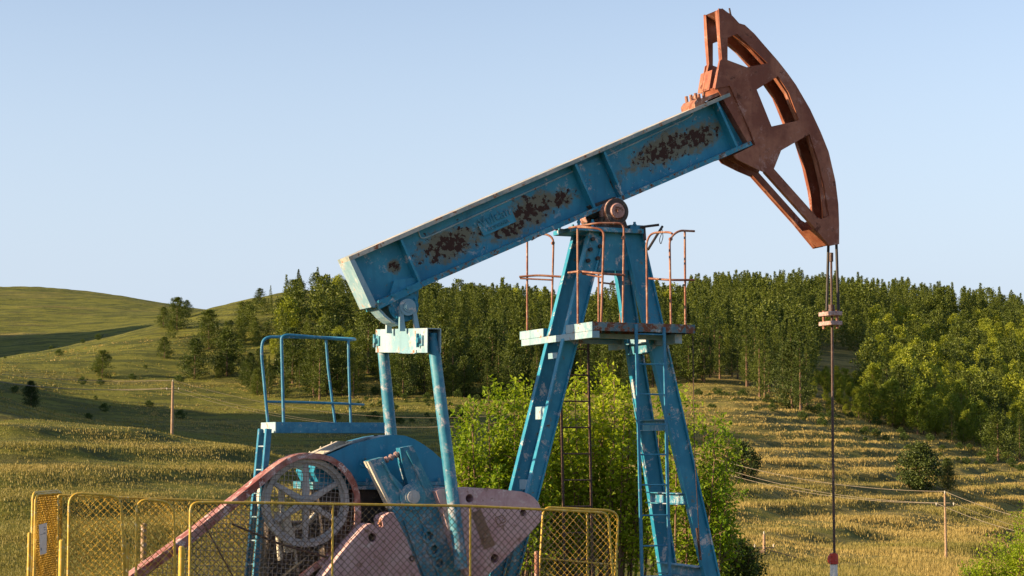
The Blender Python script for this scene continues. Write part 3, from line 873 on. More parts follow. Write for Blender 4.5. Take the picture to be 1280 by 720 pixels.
# ---- walking beam (profile seen at its near face, Y = -0.20)
YB = .20
b = MB()
b.slab(PL([(443, 320.5), (911, 118.5), (939, 178.5), (468, 381)], -YB), -.055, .055)
beam = part(b, 'walking_beam', m_beam, bevel=0)
b = MB(); b.slab(PL([(435.5, 321), (912, 116), (913.5, 120), (437.5, 326)], -YB), -YB, YB); fl = sub(beam, b, 'top_flange', m_flange, .004)
b = MB(); b.slab(PL([(464, 379), (938, 176.5), (941, 181), (467, 385)], -YB), -YB, YB); sub(beam, b, 'bottom_flange', m_blue_rusty, .004)
b = MB(); b.slab(PL([(437.5, 326), (443, 324), (471, 381), (464, 384)], -YB), -YB-.004, YB+.004); sub(beam, b, 'end_plate', m_blue_pale, .004)  # rear end painted in the paler blue, as if sunlit
def stiff(x0, y0, x1, y1, w=2.6, mat=None, dep=.012):
    b = MB()
    for s in (-1, 1):
        b.slab(PL([(x0, y0), (x0+w, y0-w*.43), (x1+w, y1-w*.43), (x1, y1)], -YB), s*.05, s*(YB-dep))
    return sub(beam, b, 'stiffener', mat or m_blue)
stiff(501, 300, 527, 359); stiff(719, 205.5, 744, 262); stiff(755, 190, 779, 246); stiff(896, 128, 921, 184)
b = MB()   # welded doubler plate between the stiffeners, on the pivot
for s in (-1, 1): b.slab(PL([(723, 207), (753, 194), (777, 246), (747, 259)], -YB), s*.05, s*.075)
sub(beam, b, 'doubler_plate', m_blue)
b = MB()   # long raised weld bead under the top flange
def bead(pts):
    for s in (-1, 1):
        P3 = [M(x, y, -.07) for x, y in pts]
        for p in P3: p.y = s*.058
        b.tube(rounded(P3, .05, 4), .011, 6)
bead([(523, 288), (526, 298), (533, 297), (719, 213)])
bead([(757, 196), (857, 149), (867, 143), (866, 136)])
sub(beam, b, 'rail_bead', m_blue_pale)
# bolted pads under the rear end and on top of the head end
b = MB(); b.slab(PL([(470, 378), (524, 352), (527, 360), (473, 387)], -YB), -YB-.02, YB+.02)
for (x, y) in ((475, 377), (492, 369), (510, 360)): cyl_px(b, x, y, -YB-.05, -YB-.02, 2.2, 8)
sub(beam, b, 'bearing_pad', m_blue, .005)
b = MB(); b.slab(PL([(870, 128), (873, 123), (882, 122), (910, 110), (912, 114), (884, 126), (880, 131), (871, 134)], -YB), -.16, .2)
for (x, y) in ((874, 120), (884, 119)): 
    for yy in (-.12, .0, .12):
        c = M(x, y, -YB); b.tube([(c.x, yy, c.z-.03), (c.x-.012, yy, c.z+.05)], .022, 7)
sub(beam, b, 'head_latch', m_rail, .003)
b = MB(); b.slab(PL([(897, 196), (905, 191), (941, 176), (944, 181), (912, 195), (899, 200)], -YB), -.14, .14); sub(beam, b, 'lower_latch', m_dark)
# maker's plate, raised letters
b = MB(); npl = PL([(596.5, 280), (638, 261.5), (645, 277), (604, 295.5)], -.06)
b.slab(npl, -.078, -.05); npo = sub(beam, b, 'nameplate', m_blue, .002)
def raised_text(txt, mat, parent, a_px, b_px, Y, size, name='lettering', depth=.006, bold=.0):
    a = M(*a_px, Y); c = M(*b_px, Y); ang = math.atan2(c.z-a.z, c.x-a.x)
    cu = bpy.data.curves.new(name, 'FONT'); cu.body = txt; cu.size = size; cu.extrude = depth; cu.offset = bold
    cu.resolution_u = 3
    t = bpy.data.objects.new(name, cu); COL.objects.link(t)
    bpy.context.view_layer.update()
    me = bpy.data.meshes.new_from_object(t.evaluated_get(bpy.context.evaluated_depsgraph_get()))
    COL.objects.unlink(t); bpy.data.objects.remove(t)
    Mx = Matrix.Translation(a) @ Matrix.Rotation(-ang, 4, 'Y') @ Matrix.Rotation(R(90), 4, 'X')
    me.transform(Mx); me.materials.clear(); me.materials.append(mat); me.name = name
    return link_mesh(name, me, parent)
raised_text('Vulcan', m_blue_worn, beam, (601, 285), (639, 268), -.084, .17, depth=.005)
raised_text('ROMANIA', m_blue_worn, beam, (611, 289), (640, 276), -.084, .068, depth=.004)

# ---- horse head
YH = .20
outer = [(898.5,10.5),(903,11),(916,20),(924,29),(931,31),(943,42),(955,56),(972.5,76),(985,92),(995,106),(1012.5,136),(1026,165),(1036,190),(1044.5,227),(1048,255),(1049,280),(1049,305),(1037,307.5),
         (1011,276),(984,246),(957.5,216),(941,209),(921,199),(917,194),(944,180.5),(939,166),(928,142),(912.5,107),(894,110.5),(900,76),(902.5,74),(900,45)]
h1 = [(909.5,47),(921.5,42.5),(940,60),(959.5,79),(933.5,84),(909.5,75)]
h2 = [(946,112),(972.5,95),(986,116),(999,150.5),(964.5,158)]
h3 = [(967.5,211),(976.5,188),(1012,167.5),(1024,204),(1031,235),(1036.5,270),(1026,274),(1021,271)]
def side(Y, Yref, t=.022):
    b = MB(); b.slab(PL(outer, Yref), Y, Y+t, [PL(h1, Yref), PL(h2, Yref), PL(h3, Yref)]); return b
head = part(side(-YH, -YH), 'horse_head', m_red, bevel=.004)
sub(head, side(YH-.022, -YH), 'side_plate', m_red, .004)
def strip(pts, t, y0, y1, closed=False, Yref=-YH, inward=1):
    """a bent plate following the picture points, thickness t metres to one side"""
    P = [Vector((p[0], p[1])) for p in PL(pts, Yref)]; Q = []
    for i, p in enumerate(P):
        a = P[max(0, i-1)]; c = P[min(len(P)-1, i+1)]; d = (c-a).normalized(); Q.append(p + Vector((d.y, -d.x))*t*inward)
    b = MB()
    for i in range(len(P)-1):
        b.slab([P[i], P[i+1], Q[i+1], Q[i]], y0, y1)
    return b
def merge_strip(b, name, mat, parent): return sub(parent, b, name, mat)
arc = [(925,31),(931,32),(943,43),(955,57),(972.5,77),(985,93),(995,107),(1012.5,137),(1026,166),(1036,191),(1044,227),(1047.5,255),(1048.5,280),(1048.5,304)]
merge_strip(strip(arc, .018, -YH+.02, YH-.022, inward=1), 'wireline_track', m_red, head)
# inner flanges that stiffen the rim and the edges
rim = [(919,42),(938,58),(957,79),(972,97),(985,116),(999,150),(1012,168),(1023,204),(1030,235),(1035,270)]
merge_strip(strip(rim, .012, -YH+.022, -YH+.085), 'rim_flange', m_red, head)
merge_strip(strip(rim, .012, YH-.085, YH-.022), 'rim_flange', m_red, head)
for s in (-1, 1):
    y0, y1 = (-YH+.022, -YH+.075) if s < 0 else (YH-.075, YH-.022)
    merge_strip(strip([(899,12),(901,45),(903,74),(895,110)], .012, y0, y1, inward=1), 'edge_flange', m_red, head)
    merge_strip(strip([(1036,306),(1011,275),(984,245),(957,215)], .012, y0, y1, inward=1), 'edge_flange', m_red, head)
b = MB(); b.slab(PL([(899, 12), (916, 21), (918, 40), (902, 44)], -YH), -YH+.1, -YH+.115)
sub(head, b, 'cross_plate', m_red); b = MB(); b.slab(PL([(898, 12), (904, 10), (917, 20), (915, 24)], -YH), -YH+.02, YH-.02)
sub(head, b, 'cross_plate', m_red); b = MB(); b.slab(PL([(1018, 286), (1037, 306), (1047, 305), (1046, 300)], -YH), -YH+.02, YH-.02)
sub(head, b, 'cross_plate', m_red); b = MB(); b.slab(PL([(896, 108), (913, 104), (941, 175), (936, 178)], -YH), -YH+.022, YH-.022)
sub(head, b, 'cross_plate', m_red); b = MB(); b.slab(PL([(917, 194), (944, 181), (957, 214), (941, 208)], -YH), .0, .012)
sub(head, b, 'cross_plate', m_red)
b = MB(); c = M(915, 19, -YH+.08); b.tube([(c.x-.05, c.y-.04, c.z-.06), (c.x+.02, c.y+.1, c.z+.02)], .035, 8); b.tube([(c.x-.02, c.y, c.z), (c.x-.04, c.y, c.z+.09)], .013, 6)
sub(head, b, 'hook_bolt', m_rod)
b = MB(); b.slab(PL([(895,109),(899,84),(906,106)], -YH), -.02, .3-.02)
sub(head, b, 'gusset', m_red)

# ---- samson post
post = empty('samson_post'); post.parent = PJ
def leg(t0, t1, b0, b1, Yt, Yb, ytp, ybp, fw=.022, depth=.055):
    """channel leg: face between the picture points (left, right) at the top and the bottom row"""
    A0, A1, B0, B1 = M(t0, ytp, Yt), M(t1, ytp, Yt), M(b0, ybp, Yb), M(b1, ybp, Yb)
    k = A0 + (A0-B0)*0; 
    # carry the leg on down to the base frame
    def down(a, bb):
        t = (a.z - ZG)/(a.z - bb.z); return a + (bb-a)*t
    B0, B1 = down(A0, B0), down(A1, B1)
    b = MB(); dy = Vector((0, 1, 0))
    b.hexa([B0, B1, B1+dy*.012, B0+dy*.012], [A0, A1, A1+dy*.012, A0+dy*.012])       # web
    ux = (A1-A0).normalized()
    for (P, Q, s) in ((A0, B0, 1), (A1, B1, -1)):
        b.hexa([Q, Q+ux*fw*s, Q+ux*fw*s-dy*.03, Q-dy*.03], [P, P+ux*fw*s, P+ux*fw*s-dy*.03, P-dy*.03])
        b.hexa([Q+dy*.012, Q+ux*fw*s+dy*.012, Q+ux*fw*s+dy*depth, Q+dy*depth], [P+dy*.012, P+ux*fw*s+dy*.012, P+ux*fw*s+dy*depth, P+dy*depth])
    return b
b = leg(736, 757, 659, 675, -.24, -.27, 288, 612); sub(post, b, 'leg', m_blue)
b = leg(718, 741, 638, 657, .22, .26, 288, 612); sub(post, b, 'leg', m_blue)
b = leg(777, 802, 880, 899, -.24, -.62, 288, 720); sub(post, b, 'leg', m_blue)
b = leg(768, 786, 826, 847, .22, .62, 330, 720); sub(post, b, 'leg', m_blue)
b = MB(); b.slab(PL([(757, 290), (782, 290), (790, 338), (748, 338)], -.24), -.235, -.215); b.slab(PL([(757, 290), (782, 290), (790, 338), (748, 338)], -.24), .22, .24)
sub(post, b, 'gusset_plate', m_blue)
for (x, y) in ((740,299),(751,293),(737,312),(749,308),(734,326),(746,323)): 
    b = MB(); cyl_px(b, x, y, -.285, -.25, 2.6, 8, -.24); sub(post, b, 'bolt', m_dark)
b = MB(); c0, c1 = M(719, 286, -.3), M(803, 286, -.3); b.box(c0.x, c1.x, -.34, .34, c0.z-.02, c0.z+.035); b.box(c1.x-.17, c1.x+.03, -.30, .30, c0.z+.035, c0.z+.09)
for xx in (c0.x+.06, c0.x+.25, c1.x-.1):
    for yy in (-.28, .28): b.disc(xx, c0.z+.09, yy-.02, yy+.02, .02, 8); b.tube([(xx, yy, c0.z), (xx, yy, c0.z+.13)], .018, 7)
sub(post, b, 'cap_plate', m_blue, .004)
# tie plates between the paired channels
def tie(px, py, w, h, Y0, Y1, pxb=None):
    b = MB(); c = M(px, py, Y0); d = M(px if pxb is None else pxb, py, Y0)
    return c
for (px, py, h) in ((684, 516, .13), (664, 606, .10), (700, 444, .06)):
    b = MB(); c = M(px-1, py, -.24); b.box(c.x-.01, c.x+.012, -.20, .06, c.z-h/2*1.2, c.z+h/2*1.2); sub(post, b, 'tie_plate', m_blue_pale, .003)
for (px, py, Yn) in ((838, 531, -.46), (853, 624, -.52), (873, 716, -.58), (812, 434, -.35)):
    b = MB(); c = M(px, py, Yn)
    for dz in (-.065, .065): b.box(c.x-.02, c.x+.13, Yn+.01, -Yn*.8, c.z+dz-.006, c.z+dz+.006)
    b.box(c.x+.05, c.x+.06, Yn+.012, -Yn*.8, c.z-.058, c.z+.058)
    sub(post, b, 'rung_beam', m_blue_worn)
# ---- base frame under the whole unit
b = MB()
for s in (-1, 1): b.box(-5.2, 2.2, s*.95-.1, s*.95+.1, -.02, .26)
for xx in (-5, -3.6, -2.4, -.9, .6, 2.0): b.box(xx-.08, xx+.08, -.85, .85, .0, .24)
part(b, 'base_frame', m_dark)

# ---- centre bearing
b = MB()
c = cyl_px(b, 771, 264, -.36, -.30, 16.5, 40); zc, xc = c.z, c.x
b.disc(xc, zc, -.30, -.16, .15); b.disc(xc, zc, .16, .36, .165); b.disc(xc, zc, -.16, .16, .085)
b.disc(xc, zc, -.42, -.40, .02, 8)
brg = part(b, 'centre_bearing', m_bearing, bevel=.006)
b = MB(); b.ring(xc, zc, -.372, -.36, .115, .158, 40); sub(brg, b, 'seal_ring', m_dark, .003)
b = MB(); b.disc(xc, zc, -.40, -.36, .09, 30, .11); sub(brg, b, 'end_cap', m_bearing, .006)
b = MB()
for s in (-1, 1): b.slab([(xc-.2, zc-.22), (xc+.2, zc-.22), (xc+.12, zc-.02), (xc-.12, zc-.02)], s*.17, s*.30)
b.slab([(xc-.28, zc+.08), (xc+.1, zc+.22), (xc+.08, zc-.05), (xc-.12, zc-.05)], -.14, .14)
sub(brg, b, 'pillow_block', m_dark, .006)

# ---- platforms on the post
def platform(name, y0, y1, edge_mat):
    x0 = M(740, 408, -1.05).x; x1 = M(869, 416, -1.05).x; z0 = M(740, 413, -1.05).z; z1 = M(740, 402, -1.05).z
    b = MB(); b.box(x0+.02, x1-.02, y0+.02, y1-.02, z1-.05, z1-.02)
    deck = sub(plat, b, name, m_plat)
    for (a0, a1, b0, b1) in ((x0+.015, x1, y0, y0+.012), (x0+.015, x1, y1-.012, y1), (x1-.012, x1, y0+.014, y1-.014)):
        b = MB(); b.box(a0, a1, b0, b1, z0, z1); sub(plat, b, 'edge_plate', edge_mat, .002)
    b = MB(); b.box(x0, x0+.012, y0, y1, z0, z1); sub(plat, b, 'edge_plate', m_blue_pale, .002)  # left edge takes the paler blue, sunlight put into its colour
    return x0, x1, z0, z1
plat = empty('post_platform'); plat.parent = PJ
x0, x1, z0, z1 = platform('deck', -1.05, -.33, m_plat)
platform('deck', .33, 1.05, m_blue)
b = MB(); b.box(x0+.0, x0+.1, -1.05, 1.0, z0-.085, z0-.003); b.box(x1-.2, x1-.1, -.9, .9, z0-.12, z0-.003)
b.box(x0+.1, x1-.2, -.62, -.52, z0-.06, z0-.003); b.box(x0+.1, x1-.2, .52, .62, z0-.06, z0-.003)
sub(plat, b, 'cross_beam', m_blue_pale, .003)
b = MB()
def rail(pts, r=.014, mb=None, rad=.08): (mb or b).tube(rounded(pts, rad, 5), r, 8)
zt = z1 - .01
def foot(p): return Vector((p.x, p.y, zt))
def post_px(px, pytop, Y): return M(px, pytop, Y)
Yn = -1.0
gr = plat
b = MB(); p = M(722, 286, -.72); rail([foot(p), p]); sub(gr, b, 'rail_post', m_rail)
b = MB(); p = M(780, 279, -.98); f = foot(M(778, 300, -.98)); q0 = M(711, 285, -.62); q1 = M(745, 279, -.9); rail([q0, q1, p, f]); sub(gr, b, 'top_rail', m_rail)
b = MB(); p = M(755, 287, -1.0); q0 = M(722, 284, -.74); f = foot(M(751, 300, -1.0)); rail([q0, M(735, 284, -.9), p, f]); sub(gr, b, 'top_rail', m_rail)
b = MB(); rail([M(710, 341, -.62), M(725, 339, -.75), M(750, 342, -.98), M(781, 344, -1.0)]); sub(gr, b, 'mid_rail', m_rail)
b = MB(); rail([M(728, 342, -.75), M(750, 346, -.9), M(752, 346, -.98)], .012); sub(gr, b, 'mid_rail', m_rail)
b = MB(); p = M(659, 300, .98); rail([foot(p), p]); sub(gr, b, 'rail_post', m_rail)
b = MB(); p = M(692, 297, .8); rail([foot(M(689, 330, .8)), p, M(679, 291, .9), M(664, 300, .98)]); sub(gr, b, 'rail_post', m_rail)
b = MB(); rail([M(649, 346, 1.0), M(672, 344, .9), M(703, 346, .7)]); sub(gr, b, 'mid_rail', m_rail)
b = MB(); rail([M(650, 348, 1.0), M(690, 350, .8)], .011); sub(gr, b, 'mid_rail', m_rail)
b = MB(); rail([M(694, 287, .98), M(706, 287, .98), M(716, 292, .98), foot(M(716, 320, .98))]); sub(gr, b, 'rail_post', m_rail)
b = MB(); rail([foot(M(748, 320, .98)), M(748, 318, .98), M(776, 316, .98), foot(M(775, 320, .98))]); sub(gr, b, 'rail_post', m_rail)
b = MB(); rail([M(748, 353, .98), M(776, 356, .98)], .012); sub(gr, b, 'mid_rail', m_rail)
b = MB(); rail([foot(M(808.5, 300, -.7)), M(808, 302, -.7), M(814, 291, -.72), M(836, 290, -.9), M(840, 292, -.98)]); sub(gr, b, 'rail_post', m_rail)
b = MB(); rail([foot(M(838, 300, -1.0)), M(837, 298, -1.0), M(848, 288, -1.0), M(868, 289, -.95)]); sub(gr, b, 'rail_post', m_rail)
b = MB(); p = M(856, 289, -.98); rail([foot(M(856, 320, -.98)), p]); sub(gr, b, 'rail_post', m_rail)
b = MB(); rail([M(811, 348, -.72), M(838, 350, -.98), M(868, 350, -1.0)]); sub(gr, b, 'mid_rail', m_rail)
b = MB()
for (px, py, Y) in ((778.5, 297, -1.0), (690.5, 304, .8), (837.5, 299, -1.0), (723, 340, -.75), (753, 342, -.98)): b = MB(); b.disc(M(px, py, Y).x, M(px, py, Y).z, Y-.03, Y+.0, .022, 10); sub(gr, b, 'clamp', m_rail)
b = MB(); rail([M(800, 284, -.3), M(824, 281, -.42)], .016); rail([M(828, 283, -.42), M(810, 312, -.55)], .016); rail([M(805, 284, -.3), M(806, 300, -.35)], .02)
rail([M(827, 284, -.42), M(829, 296, -.44), M(826, 306, -.44), M(824, 300, -.44), M(827, 292, -.43)], .005, rad=.03)
sub(post, b, 'brake_lever', m_dark)
# ladders
def ladder(name, l0, r0, l1, r1, Y0, Y1, mat, rungs, rr=.016, rail_r=.017):
    """stiles through picture points (px,py) at plane Y0 (top) and Y1 (bottom); one mesh each for stile and rung set"""
    root = empty(name); root.parent = PJ
    def line(a, c):
        A = M(*a, Y0); B = M(*c, Y1); t = A.z/(A.z-B.z); return A, A + (B-A)*t
    LA, LB = line(l0, l1); RA, RB = line(r0, r1)
    for A, B in ((LA, LB), (RA, RB)):
        b = MB(); b.bar(A, B, rail_r*2, rail_r*1.4); sub(root, b, 'stile', mat)
    n = rungs; zz = LA.z - .12
    while zz > .3:
        t = (LA.z-zz)/(LA.z-LB.z); u = (RA.z-zz)/(RA.z-RB.z)
        if 0 < t < 1:
            b = MB(); b.tube([LA.lerp(LB, t), RA.lerp(RB, min(max(u, 0), 1))], rr*.62, 7); sub(root, b, 'rung', mat)
        zz -= n
    return root
ladder('post_ladder', (795, 405), (830, 409), (802.5, 720), (837, 720), -1.06, -1.06, m_bluerail, .362)
ladder('rear_ladder', (700, 424), (735, 424), (706, 720), (741, 720), .55, .62, m_rod, .335, .017, .014)
b = MB(); b.tube([M(866, 420, -.9), M(868, 560, -.9), M(875, 690, -.9)], .006, 5); b.tube([M(871, 660, -.92), M(876, 700, -.92)], .018, 5)
part(b, 'hanging_cable', m_rod)

# ---- equalizer and its bearing
b = MB()
ce = M(534, 425, -.88); xe = ce.x; ze0, ze1 = M(534, 441, -.88).z, M(534, 410, -.88).z; we = .175
b.box(xe, xe+.012, -.88, .88, ze0, ze1)
b.box(xe+we-.012, xe+we, -.88, .88, ze0, ze1)
b.box(xe+.0121, xe+we-.0121, -.88, .88, ze1-.012, ze1)
b.box(xe+.0121, xe+we-.0121, -.68, .68, ze0, ze0+.012)
b.box(xe+.0121, xe+we-.0121, -.62, -.60, ze0+.0121, ze1-.0121); b.box(xe+.0121, xe+we-.0121, .60, .62, ze0+.0121, ze1-.0121)
eq = part(b, 'equalizer', m_blue_pale, bevel=.003)
b = MB(); b.box(xe-.012, xe, -.55, -.02, ze0-.01, ze0+.035); b.box(xe-.03, xe, -.55, -.02, ze0-.012, ze0-.001); sub(eq, b, 'stiffening_lip', m_blue_pale, .003)
for yy in (-.70, .78):
    b = MB(); zm = (ze0+ze1)/2
    b.box(xe-.02, xe, yy-.07, yy+.07, zm-.06, zm+.06); b.tube([(xe-.018, yy, zm-.0), (xe-.06, yy, zm)], .035, 8); b.box(xe-.05, xe-.018, yy+.03, yy+.055, zm-.08, zm+.08)
    sub(eq, b, 'pin_keeper', m_blue_worn)
k_eq = (M(462, 426, .88).z - M(534, 425.5, -.88).z)/1.76      # the cross bar rides tilted on its bearing
for o_ in [eq] + list(eq.children):
    for v in o_.data.vertices: v.co.z += k_eq*(v.co.y + .88)
b = MB(); c = M(504.5, 382, -.18); xq, zq = c.x, c.z
b.disc(xq, zq, -.18, -.14, .19, 44); b.disc(xq, zq, -.14, .14, .16); b.disc(xq, zq, .14, .18, .19, 44)
for k in range(12): a = k*math.pi/6; b.disc(xq+.165*math.cos(a), zq+.165*math.sin(a), -.205, -.18, .014, 8)
b.slab([(xq-.19, zq+.0), (xq-.1, zq+.30), (xq+.22, zq+.36), (xq+.2, zq+.0)], -.13, .13)
tb_ = part(b, 'tail_bearing', m_blue, bevel=.004)
b = MB(); c = M(509.5, 384, -.24)
b.ring(c.x, c.z, -.26, -.215, .062, .10, 36); b.disc(c.x, c.z, -.27, -.19, .06, 30); b.disc(c.x, c.z, -.28, -.265, .035, 20)
w = ze1
sub(tb_, b, 'pin_boss', m_blue_pale, .004); b = MB()
for s, (ya, yb) in ((0, (-.25, -.20)), (1, (.20, .25))):
    b.slab([(c.x-.10, c.z-.0), (c.x-.10, w), (c.x-.03, w), (c.x-.058, c.z-.02)], ya, yb)
    sub(tb_, b, 'clevis', m_blue_pale, .004); b = MB()
    b.slab([(c.x+.10, c.z-.0), (c.x+.16, w), (c.x+.10, w), (c.x+.058, c.z-.02)], ya, yb)
    sub(tb_, b, 'clevis', m_blue_pale, .004); b = MB()
b = MB()   # bent dust skirt at the left of the bearing
sk = [(470, 385), (480, 396), (489, 403), (499, 407)]
P = [Vector(p) for p in PL(sk, -.15)]; n = len(P)
for i in range(n-1): b.slab([P[i], P[i+1], P[i+1]+Vector((.03, .012)), P[i]+Vector((.03, .012))], -.16, .12)
sub(tb_, b, 'skirt', m_blue_pale)
# ---- pitmans
def pitman(top, bot, Y0, Y1):
    A, B = M(*top, Y0), M(*bot, Y1); b = MB()
    B = A + (B-A)*1.12
    b.tube([A, A+(B-A)*.02, A+(B-A)*.045, B], [.055, .06, .068, .075], 18)
    b.tube([A+Vector((0, 0, .09)), A-Vector((0, 0, .03))], .05, 12)
    return part(b, 'pitman', m_blue_worn)
pitman((541.5, 426), (573, 680), -.79, -.92)
pitman((478.5, 436), (489, 545), .79, .84)

# ---- gearbox
prof = [(404,571),(441,555),(478,545.5),(492,543.5),(506,544.5),(518,549),(530,556),(541,564),(551,573),(559,583),(565,593),(567,602),(398,602),(392,590),(396,577)]
b = MB(); b.slab(PL(prof, -.30), -.30, .38)
gbx = part(b, 'gearbox', m_blue_smooth, bevel=.02)
b = MB(); b.slab(PL([(396,602.5),(572,602.5),(572,607),(396,607)], -.45), -.37, .45); b.slab(PL([(396,607.5),(572,607.5),(572,612),(396,612)], -.45), -.37, .45)
for k in range(12): c = M(402+k*15, 601, -.43); b.tube([(c.x, -.35, c.z-.03), (c.x, -.35, c.z+.035)], .018, 7)
sub(gbx, b, 'joint_flange', m_blue_worn, .003)
b = MB(); b.slab(PL([(398,612.5),(568,612.5),(556,660),(546,730),(410,730),(404,660)], -.30), -.28, .36)
sub(gbx, b, 'lower_case', m_dark, .02)
b = MB()   # bolted cream strip on the rear slope, its sunlight put into colour
A = PL([(401,570),(441,552.5),(478,543)], -.30); 
for i in range(1):
    a, c = Vector(A[i]), Vector(A[i+1]); n_ = Vector((-(c-a).y, (c-a).x)).normalized()
    b.slab([a+n_*.0, c+n_*.0, c+n_*.012, a+n_*.012], -.29, .30)
    for t in (.15, .5, .85):
        p = a.lerp(c, t)+n_*.02
        for yy in (-.27, .27): b.tube([(p.x, yy, p.y), (p.x+n_.x*.02, yy, p.y+n_.y*.004)], .012, 7)
sub(gbx, b, 'lit_slope_strip', m_cream)
b = MB(); c = M(455.5, 578, -.305)     # small cast toothed-wheel mark
K = 16; og = []
for k in range(K*2):
    r_ = .062 if (k//1) % 2 == 0 else .052; a = math.pi*k/K; og.append((c.x+r_*math.cos(a), c.z+r_*math.sin(a)))
ho = [(c.x+.04*math.cos(a), c.z+.04*math.sin(a)) for a in np.linspace(0, 6.28, 18)[:-1]]
b.slab(og, -.312, -.30, [ho])
for a in (0, 1.05, 2.1): b.bar((c.x-.04*math.cos(a), -.307, c.z-.04*math.sin(a)), (c.x+.04*math.cos(a), -.307, c.z+.04*math.sin(a)), .01, .01)
sub(gbx, b, 'maker_emblem', m_blue)
b = MB(); cyl_px(b, 515, 621, -.60, .74, 9, yref=-.7); part(b, 'crank_shaft', m_dark)

# ---- cranks and counterweights, near and far
crank_o = [(461,576),(479,571.5),(487,590),(499,602),(507,612),(511,607),(503,580),(500,560),(516,557),(533,594),(541,607),(547,628),(556,647),(566,680),(584,722),(588,735),(534,735),(527,722),(506,670),(490,636)]
def bolthole(b, px, py, r, Yr, y0, y1, n=22):
    c = M(px, py, Yr); return [(c.x+r*math.cos(2*math.pi*k/n), c.z+r*math.sin(2*math.pi*k/n)) for k in range(n)]
def crank(sgn):
    Yf = -.72
    y0, y1 = (-.72, -.58) if sgn < 0 else (.58, .72)
    b = MB()
    holes = [bolthole(b, px, py, .052, Yf, 0, 0) for (px, py) in ((535.5,670),(542,687),(549,704))]
    b.slab(PL(crank_o, Yf), y0, y1, holes)
    cr = part(b, 'crank', m_blue_worn, bevel=.012)
    f = y0 if sgn < 0 else y1; d = -1 if sgn < 0 else 1
    b = MB(); c = M(515, 621, Yf)
    b.ring(c.x, c.z, f, f+d*.035, .09, .155, 40); b.ring(c.x, c.z, f, f+d*.05, .075, .10, 40); sub(cr, b, 'boss', m_blue_worn, .006)
    b = MB(); b.disc(c.x, c.z, f-d*.02, f+d*.065, .075, 30, .075); b.disc(c.x, c.z, f+d*.065, f+d*.075, .02, 12); b.disc(c.x, c.z, f+d*.066, f+d*.07, .05, 24); sub(cr, b, 'shaft_end', m_wheel, .006)
    for (px, py) in ((535.5,670),(542,687),(549,704)):
        b = MB(); c = M(px, py, Yf); b.ring(c.x, c.z, f, f+d*.02, .052, .085, 30); b.disc(c.x, c.z, f-d*.13, f-d*.06, .051, 24); sub(cr, b, 'pin_hole', m_blue_worn, .003)
    b = MB()   # cast ribs along the arm
    for pts in ([(478,577),(491,600),(503,618)], [(508,563),(521,590),(531,612)], [(523,640),(531,662),(541,700),(549,722)], [(505,650),(519,690),(531,722)]):
        b.tube([M(x, y, Yf)*1 + Vector((0, (f+d*.004)-Yf, 0)) for x, y in pts], .018, 8)
    sub(cr, b, 'cast_rib', m_blue_worn)
    b = MB(); A, B = M(481, 577, Yf), M(503, 566, Yf); ym = (y0+y1)/2; A.y = B.y = ym
    b.tube([A, B], .022, 8); 
    for t in (.15, .42, .7): b.tube([A.lerp(B, t), A.lerp(B, t+.12)], .038, 6)
    sub(cr, b, 'clamp_bolt', m_carrier)
    b = MB(); b.slab(PL([(459.5,577),(463,576.5),(491,634),(488,636)], Yf), y0-.004, y0+.05); b.slab(PL([(459.5,577),(463,576.5),(491,634),(488,636)], Yf), y1-.055, y1+.004); sub(cr, b, 'lit_edge', m_cream)  # cream strips: sunlight on the crank's left edge put into colour
    # weights
    YW = -.84
    w0, w1 = (-.84, -.56) if sgn < 0 else (.56, .84)
    lw = [(398,735),(404,722),(420,700),(436,680),(452,662.5),(459,656),(464,654.5),(469,657),(474,661.5),(479,658),(477.5,650),(480,645),(488,641),(492,640.5),(508,673),(527,722),(532,735)]
    b = MB(); b.slab(PL(lw, YW), w0, w1, [bolthole(b, 465.5, 672, .05, YW, 0, 0)])
    cw = part(b, 'counterweight', m_pink, bevel=.03)
    g = w0 if sgn < 0 else w1
    if sgn < 0:
        b = MB(); b.slab(bolthole(b, 465.5, 672, .049, YW, 0, 0), -.74, -.70); sub(cw, b, 'hole_plug', m_dark)
        b = MB(); c = M(515, 698, YW); b.ring(c.x, c.z, YW-.012, YW, .02, .035, 20); sub(cw, b, 'lifting_eye', m_dark)
        b = MB(); b.tube([M(474, 652, YW+.05), M(480, 655, YW+.05)], .035, 8); b.tube([M(477, 648, YW+.06), M(475, 660, YW+.06)], .018, 8); sub(cw, b, 'clamp_bolt', m_rail)
        raised_text('43', m_pink, cw, (452, 722), (465, 717), YW-.006, .12)
        b = MB(); 
        for p_, q_ in (((462,692),(480,684)), ((480,684),(484,692)), ((462,692),(466,704))): b.tube([M(*p_, YW-.002), M(*q_, YW-.002)], .006, 5)
        sub(cw, b, 'cast_mark', m_pink)
    rw = [(545,614),(550,611.5),(565,610),(592,609.5),(625,611.5),(652,614.5),(660,617),(667,621.5),(673,628),(676.5,636),(677.5,645),(676,651),(671,657),(656,673),(642,687),(620,710),(604,724),(598,735),(590,735),(585,722),(566,684),(557,650)]
    b = MB(); b.slab(PL(rw, YW), w0, w1, [bolthole(b, 587, 623, .05, YW, 0, 0), bolthole(b, 654, 641, .042, YW, 0, 0), bolthole(b, 618.5, 698, .052, YW, 0, 0)])
    cw = part(b, 'counterweight', m_pink, bevel=.03)
